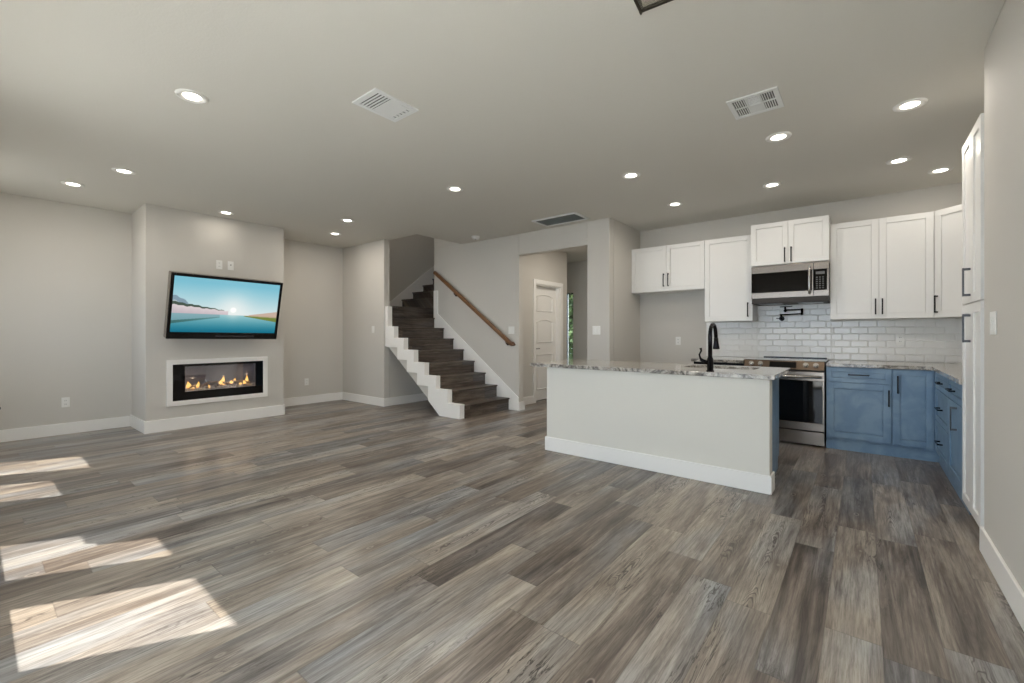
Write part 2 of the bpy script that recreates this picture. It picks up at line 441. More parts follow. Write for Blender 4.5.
# wall behind the camera with four windows and an added patio opening
w = MB()
edges = [(-7.44, 0)]
xs = -7.44
for a, b in BACKWIN:
    w.box(xs, a, WY0, WY1, 0, CZ); w.box(a, b, WY0, WY1, 0, WZ0); w.box(a, b, WY0, WY1, WZ1, CZ); xs = b
w.box(xs, PATIO[0], WY0, WY1, 0, CZ); w.box(PATIO[0], PATIO[1], WY0, WY1, PZ1+0.05, CZ); w.box(PATIO[1], 0.52, WY0, WY1, 0, CZ)
struct('wall_back', w, 'wall')
# hall beyond the opening
HX = -4.45
w = MB()
DY0, DY1, DZ = 6.20, 7.00, 2.08
w.box(HX-0.12, HX, 5.53, DY0, 0, CZ).box(HX-0.12, HX, DY1, 7.24, 0, CZ).box(HX-0.12, HX, DY0, DY1, DZ, CZ)
w.box(-6.09, HX-0.12, 7.12, 7.24, 0, CZ)
struct('wall_hall', w, 'wall')
SX0, SX1, SZ0, SZ1 = -5.12, -4.93, 0.30, 2.10
EY = 8.28
w = MB()
w.box(-4.93, -2.777, EY, 8.4, 0, CZ).box(SX0, SX1, EY, 8.4, 0, SZ0).box(SX0, SX1, EY, 8.4, SZ1, CZ)
w.box(-6.09, SX0, EY, 8.4, 2.12, CZ).box(-6.09, -5.95, EY, 8.4, 0, 2.12).box(-5.18, SX0, EY, 8.4, 0, 2.12)
struct('wall_entry', w, 'wall')

# ---- windows behind the camera
wi = 2
for k, (a, b) in enumerate(BACKWIN):
    r = empty('window_%d' % wi, ((a+b)/2, WY0, WZ0)); r['kind'] = 'structure'; wi += 1
    h = (b-a)/2; H = WZ1-WZ0
    f = MB(); f.box(-h, -h+0.012, 0.0, 0.06, 0, H).box(h-0.012, h, 0.0, 0.06, 0, H).box(-h+.012, h-.012, 0.0, 0.06, 0, 0.012).box(-h+.012, h-.012, 0.0, 0.06, H-0.012, H)
    f.build('window_frame', 'trim', r)
    MB().box(-h+.012, h-.012, 0.028, 0.032, 0.012, H-.012).build('pane', 'pane', r)
    if k == 1: MB().box(-h+.002, h-.002, 0.09, 0.094, 0.70, H).build('shade', 'shade', r)  # unseen blind added to cut this window's sun patch short
r = empty('door_2', (sum(PATIO)/2, WY0, 0)); r['kind'] = 'structure'  # unseen patio door, added as a source of daylight
h = (PATIO[1]-PATIO[0])/2
f = MB()
for x in (-h, -0.03, h-0.06): f.box(x, x+0.06, 0, 0.07, 0, PZ1+0.05)
f.box(-h+.06, -0.03, 0, 0.07, PZ1-0.01, PZ1+0.05).box(0.03, h-.06, 0, 0.07, PZ1-0.01, PZ1+0.05).box(-h+.06, -0.03, 0, 0.07, 0, 0.06).box(0.03, h-.06, 0, 0.07, 0, 0.06)
f.build('door_frame', 'trim', r)
MB().box(-h+.06, -0.03, 0.03, 0.035, .06, PZ1-.01).box(0.03, h-.06, 0.03, 0.035, .06, PZ1-.01).build('pane', 'pane', r)
# added unseen blockers: slab keeps sun off the glazed door, boards clip one window
struct('trim_1', MB().box(-2.45, 1.32, -3.6, -0.48, 2.5, 2.62), 'exterior')
struct('trim_2', MB().box(-4.30, -4.016, -0.58, -0.54, 2.0, 2.75).box(-4.016, -3.965, -0.58, -0.54, 2.08, 2.75), 'exterior')

# ---- hall door, closed, set back in its casing
r = empty('door_1', (HX, DY0, 0)); r['kind'] = 'structure'
cs = MB()
cs.box(0, 0.018, -0.075, 0, 0, DZ+0.075).box(0, 0.018, 0.80, 0.875, 0, DZ+0.075).box(0, 0.018, 0, 0.80, DZ, DZ+0.075)
cs.box(-0.12, 0.0, 0.0, 0.018, 0, DZ).box(-0.12, 0.0, 0.782, 0.80, 0, DZ).box(-0.12, 0.0, 0.018, 0.782, DZ-0.018, DZ)
cs.build('door_casing', 'trim', r, 0.003)
# slab with raised panels, one with an arched head
sl = MB(); sl.box(-0.12, -0.085, 0.02, 0.78, 0.012, DZ-0.02); 
sl.build('door_slab', 'trim', r, 0.002)
def arch(y0, y1, z0, z1, rise, n=12):
    pts = [(y0, z0), (y1, z0), (y1, z1-rise)]
    for i in range(1, n):
        a = i/n; pts.append((y1+(y0-y1)*a, z1-rise+rise*math.sin(PI*a)))
    pts.append((y0, z1-rise)); return pts
for (z0, z1, rise) in ((0.20, 0.84, 0.0), (1.04, 1.47, 0.05), (1.60, 1.92, 0.04)):
    mold = MB()
    outer = arch(0.14, 0.66, z0, z1, rise) if rise else [(0.14, z0), (0.66, z0), (0.66, z1), (0.14, z1)]
    cy, cz_ = 0.40, (z0+z1)/2
    sc = lambda p, d: (cy+(p[0]-cy)*(1-d/0.26), cz_+(p[1]-cz_)*(1-d/((z1-z0)/2)))
    inner = [sc(p, 0.022) for p in outer]; mid = [sc(p, 0.011) for p in outer]
    A = [mold.bm.verts.new((-0.085, *p)) for p in outer]; B = [mold.bm.verts.new((-0.068, *p)) for p in mid]; C_ = [mold.bm.verts.new((-0.085, *p)) for p in inner]
    n = len(A)
    for i in range(n):
        j = (i+1) % n
        mold.bm.faces.new((A[i], A[j], B[j], B[i])); mold.bm.faces.new((B[i], B[j], C_[j], C_[i]))
    mold.prism([sc(p, 0.05) for p in outer], 'x', -0.086, -0.079)
    mold.build('door_panel', 'trim', r)
hd = MB(); hd.tube([(-0.085, 0.085, 0.94), (-0.04, 0.085, 0.94)], 0.012).tube([(-0.045, 0.085, 0.94), (-0.042, 0.19, 0.94)], 0.009)
hd.tube([(-0.085, 0.085, 0.94), (-0.078, 0.085, 0.94)], 0.028)
hd.build('door_handle', 'chrome', r)
# front door out of sight beside the sidelight, and the sidelight itself
r = empty('door_3', (-5.95, EY, 0)); r['kind'] = 'structure'
MB().box(0, 0.77, 0.03, 0.075, 0.0, 2.12).build('door_slab', 'trim', r, 0.003)
MB().tube([(0.70, 0.03, 0.95), (0.70, -0.03, 0.95), (0.60, -0.035, 0.95)], 0.01).build('door_handle', 'chrome', r)
r = empty('window_1', ((SX0+SX1)/2, EY, SZ0)); r['kind'] = 'structure'
h = (SX1-SX0)/2; H = SZ1-SZ0
f = MB(); f.box(-h, -h+.008, 0.02, 0.08, 0, H).box(h-.012, h, .02, .08, 0, H).box(-h+.008, h-.012, .02, .08, 0, .02).box(-h+.008, h-.012, .02, .08, H-.02, H)
f.build('window_frame', 'bronze', r)
MB().box(-h+.008, h-.012, .045, .05, .02, H-.02).build('pane', 'pane', r)

# ---- baseboards
BH, BT = 0.137, 0.015
def bb(name, boxes):
    m = MB()
    for b in boxes: m.box(*b)
    struct(name, m, 'trim', 0.004)
bb('baseboard_left', [(XL, XL+BT, WY1, FY0-BT, 0, BH)])
bb('baseboard_fireplace', [(FX, FX+BT, FY0-BT, FY1+BT, 0, 0.15), (XL, FX, FY0-BT, FY0, 0, 0.15), (XL+BT, FX, FY1, FY1+BT, 0, 0.15)])
bb('baseboard_recess_back', [(XL, XL+BT, FY1+BT, 4.31, 0, BH)])
bb('baseboard_recess_end', [(XL+BT, -6.17+BT, 4.31-BT, 4.31, 0, BH)])
bb('baseboard_under_stairs', [(-6.17, -6.17+BT, 4.31, 5.40, 0, BH)])
bb('baseboard_hall_jamb', [(-4.199, -4.199+BT, 5.39, 5.545, 0, BH), (-4.225, -4.190, 5.391, 5.408, 0, BH)])
bb('baseboard_hall', [(HX, HX+BT, 5.545, DY0-0.075, 0, BH), (HX, HX+BT, DY1+.075, 7.24, 0, BH)])
bb('baseboard_entry', [(-4.93, -2.777, EY-BT, EY, 0, BH)])
bb('baseboard_pier', [(-3.0, -2.657, 5.393, 5.408, 0, BH)])
bb('baseboard_fridge_side', [(-2.657, -2.657+BT, 5.393, 6.45, 0, BH)])
bb('baseboard_kitchen', [(-2.64, -1.70, 6.45-BT, 6.45, 0, BH)])
bb('baseboard_right', [(0.52-BT, 0.52, WY1, 3.50, 0, BH), (0.52-BT, 0.56, 3.50, 3.515, 0, BH)])
bb('baseboard_back', [(-7.42, PATIO[0], WY1, WY1+BT, 0, BH)])

# ------------------------------------------------------------------ outlets and switches
def wall_plate(name, label, cat, loc, rz, gangs=1, kind='outlet', group=None, hh=0.118):
    """plate faces local -Y"""
    r = thing(name, label, cat, loc, rz, group)
    wd = 0.072 if gangs == 1 else 0.072+0.046*(gangs-1)
    MB().box(-wd/2, wd/2, -0.006, 0, -hh/2, hh/2).build('plate', 'plate', r, 0.003)
    for g in range(gangs):
        gx = (g-(gangs-1)/2)*0.046
        if kind == 'outlet':
            for dz in (-0.022, 0.022):
                fc = MB().box(gx-0.014, gx+0.014, -0.0075, -0.006, dz-0.014, dz+0.014).build('socket_face', 'plate', r, 0.002)
                for sx in (-0.0055, 0.0055):
                    MB().box(gx+sx-.0015, gx+sx+.0015, -0.0079, -0.0074, dz-0.006, dz+0.006).build('socket_slot', 'slot', fc)
        elif kind == 'switch':
            m = MB(); m.box(gx-0.0165, gx+0.0165, -0.0085, -0.006, -0.033, 0.033); m.build('rocker', 'plate', r, 0.002)
        else:
            m = MB(); m.box(gx-0.018, gx+0.018, -0.008, -0.006, -0.03, 0.03); m.build('insert', 'plate', r, 0.002)
            m = MB(); m.box(gx-0.006, gx+0.006, -0.0088, -0.0078, 0.002, 0.016); m.build('jack', 'slot', r)
    return r
RZL = PI/2      # facing +X
wall_plate('wall_outlet', 'white wall outlet low on the plain wall left of the fireplace wall', 'outlet', (XL, 0.735, 0.383), RZL)
wall_plate('wall_outlet', 'white wall outlet low in the recess between fireplace wall and stairs', 'outlet', (XL, 3.64, 0.38), RZL)
wall_plate('wall_outlet', 'white outlet plate above the television, left one of the pair', 'outlet', (FX, 2.11, 2.128), RZL, group='plates above the television')
wall_plate('cable_plate', 'white cable jack plate above the television, right one of the pair', 'cable jack', (FX, 2.246, 2.13), RZL, kind='jack', group='plates above the television')
wall_plate('light_switch', 'white single light switch on the end wall of the recess', 'light switch', (-6.48, 4.31, 1.275), 0, 1, 'switch')
wall_plate('light_switch', 'white double light switch just right of the handrail end', 'light switch', (-4.35, 5.408, 1.26), 0, 2, 'switch')
wall_plate('light_switch', 'white double light switch on the pier between hall opening and kitchen', 'light switch', (-2.852, 5.408, 1.25), 0, 2, 'switch')
wall_plate('light_switch', 'white light switch on the right wall beside the tall pantry cabinet', 'light switch', (0.52, 3.26, 1.255), -PI/2, 2, 'switch')
wall_plate('wall_outlet', 'white wall outlet in the empty refrigerator space', 'outlet', (-2.085, 6.45, 1.10), 0)
wall_plate('wall_outlet', 'white outlet set in the subway tiles right of the range', 'outlet', (0.323, 6.436, 1.14), 0)
# dark object barely entering the frame at the left edge: a black door stop knob on the wall
k = MB(); k.tube([(XL, 0.205, 0.385), (XL+0.05, 0.205, 0.385)], [0.008, 0.008]); k.tube([(XL+0.05, 0.205, 0.385), (XL+0.06, 0.205, 0.385), (XL+0.085, 0.205, 0.385)], [0.012, 0.026, 0.018], 16)
tag(k.build('door_stop', 'black'), 'small black door stop on the wall at the far left edge of the photo', 'door stop')

# ------------------------------------------------------------------ recessed ceiling lights
def make_light():
    r = empty('recessed_light', (0, 0, CZ))
    MB().lathe([(0.050, 0.0), (0.052, -0.004), (0.072, -0.009), (0.088, -0.006), (0.091, 0.0)], 0, 0, 40).build('trim_ring', 'plate', r)
    MB().lathe([(0.0, -0.004), (0.03, -0.004), (0.050, -0.003), (0.050, 0.0)], 0, 0, 40).build('lens', 'lens', r)
    return r
LIGHTS = [(-3.454, 0.928, 'largest recessed ceiling light on the left, nearest to the rectangular supply vent'),
          (-5.548, 0.944, 'recessed ceiling light left of the fireplace wall, second from the left edge of the photo'),
          (-6.447, 0.692, 'recessed ceiling light close to the plain left wall, leftmost in the photo'),
          (-6.422, 2.093, 'recessed ceiling light right above the television on the fireplace wall'),
          (-5.55, 3.286, 'recessed ceiling light just in front of the recess, upper right of the two there'),
          (-6.441, 3.601, 'recessed ceiling light inside the recess right of the fireplace wall, lower of the two there'),
          (-3.439, 3.301, 'recessed ceiling light in the middle of the room, in front of the staircase'),
          (-1.787, 4.109, 'recessed ceiling light above the left half of the island'),
          (-1.769, 5.352, 'recessed ceiling light before the refrigerator space cabinets'),
          (-0.744, 5.30, 'recessed ceiling light in front of the microwave cabinet'),
          (-0.523, 4.043, 'recessed ceiling light above the right end of the island, just behind the square vent'),
          (0.253, 4.04, 'recessed ceiling light nearest the camera on the right, before the pantry cabinet'),
          (0.256, 5.274, 'recessed ceiling light before the tall white cabinets right of the microwave'),
          (0.582, 5.84, 'recessed ceiling light in the kitchen corner above the corner cabinet'),
          (-3.35, 6.35, 'recessed ceiling light in the hall behind the pier, hidden from the room')]  # last lamp is added out of view to lift the hall
DIM = [1, 1, 0.9, 0.18, 1.3, 1.1, 1.8, 1.3, 0.75, 0.50, 1.3, 1.0, 0.48, 0.30, 2.6]   # dimmer setting of each lamp
proto = make_light()
for i, (x, y, lab) in enumerate(LIGHTS):
    o = proto if i == 0 else copy_tree(proto)
    o.location = (x, y, CZ); tag(o, lab, 'ceiling light', 'recessed ceiling lights')
    ld = bpy.data.lights.new('downlight', 'AREA'); ld.shape = 'DISK'; ld.size = 0.10; ld.energy = LAMP_POWER*DIM[i]
    ld.color = (1.0, 0.92, 0.82)
    lo = bpy.data.objects.new('downlight', ld); COL.objects.link(lo); lo.location = (x, y, CZ-0.012)

# ------------------------------------------------------------------ ceiling registers and grille
def frame_mb(x0, x1, y0, y1, z0, z1, t):
    m = MB(); m.box(x0, x1, y0, y0+t, z0, z1).box(x0, x1, y1-t, y1, z0, z1).box(x0, x0+t, y0+t, y1-t, z0, z1).box(x1-t, x1, y0+t, y1-t, z0, z1)
    return m
def louvre(m, x0, x1, y0, y1, n, along, zc, wd, tilt):
    """n slats; along 'x' means each slat runs along x and they are spaced in y"""
    for i in range(n):
        q = (i+0.5)/n; d = wd/2*math.cos(tilt); e = wd/2*math.sin(tilt)
        if along == 'x':
            c0 = y0+(y1-y0)*q
            m.prism([(c0-d, zc-e), (c0+d, zc+e), (c0+d, zc+e+0.0015), (c0-d, zc-e+0.0015)], 'x', x0, x1)
        else:
            c0 = x0+(x1-x0)*q
            m.prism([(c0-d, zc-e), (c0+d, zc+e), (c0+d, zc+e+0.0015), (c0-d, zc-e+0.0015)], 'y', y0, y1)
# supply vent over the living room
x0, x1, y0, y1 = -2.69, -2.42, 1.625, 1.975
r = thing('ceiling_vent', 'white rectangular supply vent over the living area with dark slots at one end', 'vent', ((x0+x1)/2, (y0+y1)/2, CZ))
hx, hy = (x1-x0)/2, (y1-y0)/2
frame_mb(-hx, hx, -hy, hy, -0.010, 0, 0.03).build('frame', 'ventwhite', r, 0.002)
MB().box(-hx+.03, hx-.03, -hy+.03, hy-.03, -0.0015, 0).build('backing', 'ventdark', r)
m = MB()
for i in range(5):
    ya = -hy+.03+i*0.0235; m.box(-hx+.03, hx-.03, ya, ya+0.010, -0.009, -0.003)
m.box(-hx+.03, hx-.03, -hy+.145, hy-.03-.09, -0.009, -0.002)
for i in range(6):
    xa = -hx+.03+i*0.036; m.box(xa, xa+0.024, hy-.12, hy-.03, -0.009, -0.003)
m.box(-hx+.03, hx-.06, hy-.12, hy-.06, -0.0088, -0.002)
m.build('slats', 'ventwhite', r, 0.001)
# square supply vent over the kitchen
x0, x1, y0, y1 = -0.72, -0.42, 3.205, 3.51
r = thing('ceiling_vent', 'white square four way supply vent above the island and nearest the kitchen', 'vent', ((x0+x1)/2, (y0+y1)/2, CZ))
hx, hy = (x1-x0)/2, (y1-y0)/2
frame_mb(-hx, hx, -hy, hy, -0.010, 0, 0.03).build('frame', 'ventwhite', r, 0.002)
MB().box(-hx+.03, hx-.03, -hy+.03, hy-.03, -0.0015, 0).build('backing', 'ventdark', r)
m = MB()
m.box(-hx+.03, hx-.03, -0.006, 0.006, -0.009, -0.002) if False else None
m.box(-0.048, -0.036, -hy+.03, hy-.03, -0.009, -0.002).box(0.036, 0.048, -hy+.03, hy-.03, -0.009, -0.002)
m.box(-0.036, 0.036, 0.0, hy-.03, -0.009, -0.002)
m.box(-hx+.03, -0.048, -0.006, 0.006, -0.009, -0.002).box(0.048, hx-.03, -0.006, 0.006, -0.009, -0.002)
for sx in (-1, 1):
    for i in range(5):
        xa = sx*(0.055+i*0.0135); 
        for s0, s1 in ((-hy+.03, -0.006), (0.006, hy-.03)): m.box(xa-.003, xa+.003, s0, s1, -0.008, -0.003)
for i in range(7):
    ya = -hy+.04+i*0.017; m.box(-0.036, 0.036, ya-.0035, ya+.0035, -0.008, -0.003)
m.build('slats', 'ventwhite', r, 0.001)
# return grille
x0, x1, y0, y1 = -3.575, -2.88, 4.885, 5.265
r = thing('return_air_grille', 'large white framed return air grille before the hall opening', 'vent', ((x0+x1)/2, (y0+y1)/2, CZ))
hx, hy = (x1-x0)/2, (y1-y0)/2
frame_mb(-hx, hx, -hy, hy, -0.016, 0, 0.035).build('frame', 'ventwhite', r, 0.003)
MB().box(-hx+.035, hx-.035, -hy+.035, hy-.035, -0.001, 0).build('filter', 'filter', r)
m = MB(); louvre(m, -hx+.035, hx-.035, -hy+.035, hy-.035, 14, 'x', -0.008, 0.016, 0.7)
m.build('slats', simple('grille_slat_grey', srgb(150, 155, 152), 0.5), r)
# smoke detector
r = thing('smoke_detector', 'round white smoke detector on the ceiling by the stair wall', 'smoke detector', (-4.86, 5.12, CZ))
MB().lathe([(0.068, 0), (0.068, -0.012), (0.060, -0.018), (0.058, -0.038), (0.045, -0.046), (0.0, -0.047)], 0, 0, 32).build('housing', 'plate', r)
MB().lathe([(0.0, -0.0485), (0.012, -0.0485), (0.012, -0.046)], 0, 0, 16).build('test_button', 'slot', r)

# ------------------------------------------------------------------ flush lantern, only its lowest corner in view
r = thing('ceiling_lantern', 'dark metal square flush lantern, only its lower tip in view at the top', 'ceiling lamp', (-0.614, 1.631, CZ), math.radians(6))
MB().box(-0.09, 0.09, -0.09, 0.09, -0.025, 0).build('canopy', 'lanternmetal', r, 0.004)
m = MB(); 
zb, zt, hb, ht = -0.27, -0.06, 0.075, 0.125
for sx, sy in ((-1, -1), (-1, 1), (1, -1), (1, 1)):
    m = MB(); m.tube([(sx*hb, sy*hb, zb-0.014), (sx*hb, sy*hb, zb-0.002), (sx*hb, sy*hb, zb+0.01), (sx*ht, sy*ht, zt)], [0.003, 0.008, 0.009, 0.006], 8)
    m.build('corner_post', 'lanternmetal', r)
m = frame_mb(-hb-.006, hb+.006, -hb-.006, hb+.006, zb-.004, zb+.008, 0.012); m.build('bottom_frame', 'lanternmetal', r)
m = frame_mb(-ht-.008, ht+.008, -ht-.008, ht+.008, zt-.006, zt+.012, 0.02); m.build('top_frame', 'lanternmetal', r)
MB().tube([(0, 0, -0.025), (0, 0, -0.07)], 0.012).box(-ht, ht, -ht, ht, zt+.004, zt+.010).build('cover', 'lanternmetal', r)
m = MB()
for s in (-1, 1):
    for ax in (0, 1):
        pts = [(-hb, s*hb, zb+.01), (hb, s*hb, zb+.01), (ht, s*ht, zt), (-ht, s*ht, zt)]
        if ax: pts = [(p[1], p[0], p[2]) for p in pts]
        m.bm.faces.new([m.bm.verts.new(p) for p in pts])
m.box(-hb, hb, -hb, hb, zb+.001, zb+.003)
m.build('glass_panes', 'lanternglass', r)
MB().lathe([(0.0, -0.19), (0.022, -0.175), (0.028, -0.15), (0.014, -0.115), (0.012, -0.07)], 0, 0, 16).build('bulb', 'plate', r)

# ------------------------------------------------------------------ television
W_, H_ = 1.245, 0.795
r = thing('television', 'large flat television tilted down on a wall arm above the fireplace, showing a lake sunrise', 'television', (-6.40, 1.462, 1.142))
tilt = math.asin(0.19/H_)
rot = Matrix.Rotation(PI/2, 4, 'Z') @ Matrix.Rotation(math.radians(0.5), 4, 'Y')
r.rotation_euler = (Matrix.Rotation(math.radians(-0.7), 4, 'X') @ Matrix.Rotation(tilt, 4, 'Y') @ Matrix.Rotation(PI/2, 4, 'Z')).to_euler()
# local: x = screen width, y = depth (front at 0, back +), z = up
MB().box(0.0, W_, 0.012, 0.115, 0.0, H_).build('housing', 'tvside', r, 0.006)
m = MB(); sx0, sx1, sz0, sz1 = 0.034, W_-0.034, 0.085, H_-0.036
m.box(0, sx0, 0, 0.014, 0, H_).box(sx1, W_, 0, 0.014, 0, H_).box(sx0, sx1, 0, 0.014, 0, sz0).box(sx0, sx1, 0, 0.014, sz1, H_)
m.build('bezel', 'blackgloss', r, 0.004)
m = MB(); m.box(0.5, 0.95, -0.002, 0.001, 0.028, 0.046); m.build('speaker_slot', simple('smoky_plastic', srgb(60, 56, 60), 0.3), r, 0.001)
def picture(u, v):
    """lake at sunrise: u 0..1 left to right, v 0..1 bottom to top, sRGB 0..255"""
    hz = 0.345
    mixc = lambda a, b, k: tuple(x+(y-x)*max(0, min(1, k)) for x, y in zip(a, b))
    du, dv = (u-0.545)*1.75, v-(hz+0.095)
    rsun = math.hypot(du, dv)
    if v > hz:
        k = (v-hz)/(1-hz)
        c = mixc((214, 226, 226), (122, 186, 204), k*1.15)
        c = mixc(c, (235, 238, 235), math.exp(-(rsun/0.28)**2)*0.8)
        mt = 0.665-0.75*u+0.022*math.sin(u*31)+0.012*math.sin(u*77)     # far ridge
        if u < 0.16 and v < mt-0.01: c = (128, 150, 164) if v > mt-0.10 else (180, 190, 196)
        tr = 0.555-0.27*u+0.006*math.sin(u*90)+0.004*math.sin(u*41)                    # tree line
        if u < 0.46 and v < tr: c = mixc((70, 84, 74), (150, 160, 150), (u-0.3)*5)
        sh = tr-0.060+0.105*u
        if u < 0.50 and v < sh and v < 0.54-0.24*u: c = mixc((214, 202, 204), (190, 178, 184), (sh-v)*8)
        rd = hz+0.01+0.09*max(0, (u-0.70)/0.3)
        if u > 0.70 and v < rd: c = (196, 172, 156)
        if rsun < 0.040: c = (255, 255, 250)
        elif rsun < 0.06: c = mixc((255, 255, 250), c, (rsun-0.04)/0.02)
    else:
        k = (hz-v)/hz
        c = mixc((150, 196, 200), (16, 108, 132), k*1.05)
        c = mixc(c, (196, 214, 214), math.exp(-(du/0.10)**2)*math.exp(-k*7)*0.9)
        ls = hz-0.06-0.22*(0.40-u)
        if u < 0.42 and ls-0.045+0.10*u < v < ls+0.012: c = mixc(c, (50, 84, 76), 0.7*(1-u))
        if v >= ls+0.012 and u < 0.42: c = mixc(c, (120, 150, 158), 0.6)
        if u > 0.66:
            ed = hz-0.02-0.28*(u-0.66)
            if v > ed: c = (178, 160, 132) if v > hz-0.06*(u-0.5) else (112, 128, 62)
    return c
NX, NZ = 260, 150
me = bpy.data.meshes.new('screen')
vs = [(sx0+(sx1-sx0)*i/NX, 0.008, sz0+(sz1-sz0)*j/NZ) for j in range(NZ+1) for i in range(NX+1)]
fs = [(j*(NX+1)+i, j*(NX+1)+i+1, (j+1)*(NX+1)+i+1, (j+1)*(NX+1)+i) for j in range(NZ) for i in range(NX)]
me.from_pydata(vs, [], fs); ca = me.color_attributes.new('picture', 'FLOAT_COLOR', 'POINT')
for j in range(NZ+1):
    for i in range(NX+1):
        ca.data[j*(NX+1)+i].color = srgb(*picture(i/NX, j/NZ))
me.materials.append(M['screen']); o = bpy.data.objects.new('screen', me); COL.objects.link(o); o.parent = r
m = MB(); m.box(0.42, 0.82, 0.115, 0.130, 0.25, 0.60).tube([(0.62, 0.13, 0.42), (0.50, 0.25, 0.41), (0.60, 0.40, 0.40)], 0.02, 8)
m.build('wall_arm', 'black', r, 0.002)
o = MB().box(FX, FX+0.02, 1.93, 2.19, 1.35, 1.60).build('wall_bracket', 'black', r, 0.002)
o.matrix_parent_inverse = Matrix.LocRotScale(r.location, r.rotation_euler, None).inverted()

# ------------------------------------------------------------------ fireplace
r = thing('electric_fireplace', 'long linear fireplace with white frame and burning flames under the television', 'fireplace', (FX, 1.543, 0.30))
w_, h_ = 1.172, 0.575
frame_mb2 = MB(); T = 0.058
frame_mb2.box(0, 0.02, 0, w_, 0, T).box(0, 0.02, 0, w_, h_-T, h_).box(0, 0.02, 0, T, T, h_-T).box(0, 0.02, w_-T, w_, T, h_-T)
frame_mb2.build('frame', 'trim', r, 0.002)
gy0, gy1, gz0, gz1 = 0.187, 1.015, 0.165, 0.485
m = MB(); m.box(-0.004, 0.006, T, w_-T, T, gz0).box(-0.004, 0.006, T, w_-T, gz1, h_-T).box(-0.004, 0.006, T, gy0, gz0, gz1).box(-0.004, 0.006, gy1, w_-T, gz0, gz1)
m.build('glass_surround', 'blackglass', r)
MB().box(-0.003, 0.002, gy0, gy1, gz0, gz1).build('viewing_glass', 'fireglass', r)
m = MB(); m.box(-0.22, -0.21, gy0-.06, gy1+.06, .05, .52).box(-0.21, -0.005, gy0-.06, gy0-.05, .05, .52).box(-0.21, -0.005, gy1+.05, gy1+.06, .05, .52).box(-0.21, -0.005, gy0-.05, gy1+.05, .51, .52).box(-0.21, -0.005, gy0-.05, gy1+.05, .05, .06)
m.build('firebox', 'firebox', r)
m = MB(); rnd = random.Random(3)
for i in range(420):
    y = rnd.uniform(gy0-.04, gy1+.04); x = rnd.uniform(-0.2, -0.012); s = rnd.uniform(.007, .016)
    z = .165+rnd.uniform(0, .012)+0.025*abs(math.sin(y*9+x*20))
    vv = [m.bm.verts.new((x+rnd.uniform(-s, s), y+rnd.uniform(-s, s), z+dz+rnd.uniform(-s/2, s/2))) for dz in (0, 0, 0, s)]
    for f in ((0, 1, 2), (0, 1, 3), (1, 2, 3), (0, 2, 3)): m.bm.faces.new([vv[k] for k in f])
m.box(-0.21, -0.006, gy0-.05, gy1+.05, 0.10, 0.170)
m.build('crystal_bed', 'ember', r)['kind'] = 'stuff'
for (ya, za, yb, zb_) in ((0.38, .19, .52, .27), (0.50, .26, .72, .21), (0.66, .22, .88, .24), (.24, .2, .40, .23), (.84, .23, .98, .20)):
    m = MB(); m.tube([(-0.10, ya, za), (-0.09, (ya+yb)/2, (za+zb_)/2+.015), (-0.07, yb, zb_)], [0.012, 0.016, 0.009], 8); m.build('driftwood_log', 'log', r)
for i, (y, hgt, wd) in enumerate([(.235, .10, .022), (.265, .07, .02), (.30, .05, .026), (.335, .09, .02), (.365, .06, .018), (.49, .05, .014),
                                  (.60, .07, .026), (.635, .10, .024), (.67, .06, .026), (.735, .05, .026), (.775, .06, .022),
                                  (.865, .08, .02), (.90, .06, .022), (.935, .11, .022), (.97, .05, .02)]):
    m = MB(); zb_ = .195+.02*math.sin(i*2.1)+(.02 if .5 < y < .8 else 0)
    prof = [(0.0, 0), (wd*.8, hgt*.12), (wd, hgt*.3), (wd*.6, hgt*.6), (wd*.25, hgt*.85), (0.0, hgt)]
    m.lathe([(a_, b_) for a_, b_ in prof], 0, 0, 10)
    o = m.build('flame', 'flame', r); o.location = (-0.06-.03*(i % 3), y, zb_); o.rotation_euler = (0.25*math.sin(i*1.7), 0, 0); o.scale = (0.5, 1, 1)

for yy in (1.83, 2.20, 2.46):
    ld = bpy.data.lights.new('firelight', 'POINT'); ld.energy = 0.9; ld.color = (1.0, 0.72, 0.45); ld.shadow_soft_size = 0.03
    lo = bpy.data.objects.new('firelight', ld); COL.objects.link(lo); lo.location = (FX-0.05, yy, 0.64)

# ------------------------------------------------------------------ staircase
RH, RUN, SXR = 0.187, 0.2535, -4.395
YA, YB = 4.42, 5.393
r = thing('staircase', 'dark plank staircase with white stepped skirt boards climbing to the landing', 'staircase', (-4.4, 4.9, 0))
def sp(name, mb, mat, bevel=0.0):
    o = mb.build(name, mat, r, bevel); o.matrix_parent_inverse = Matrix.Translation((4.4, -4.9, 0)); return o
# plastered body under the steps
pts = [(-4.86, 0.0), (-5.094, 0.205), (-6.115, 0.995), (-6.168, 1.03), (-6.168, 1.28)]
for k in range(7, 0, -1):
    x = SXR-RUN*(k-1)-0.02
    pts += [(x-RUN if k < 7 else -6.168, RH*k-0.03), (x, RH*k-0.03)]
pts += [(SXR-0.02, 0.0)]
clean = []
for q in pts:
    if not clean or (abs(q[0]-clean[-1][0])+abs(q[1]-clean[-1][1])) > 1e-4: clean.append(q)
sp('plaster_body', MB().prism(clean, 'y', 4.352, YB), 'wall')
for k in range(1, 9):
    x = SXR-RUN*(k-1); xb = x-RUN if k < 8 else -6.42
    sp('tread', MB().box(x+0.022, xb, YA, YB, RH*k-0.024, RH*k), 'tread', 0.004)
    sp('riser', MB().box(x, x-0.018, YA, YB, RH*(k-1), RH*k-0.024), 'tread')
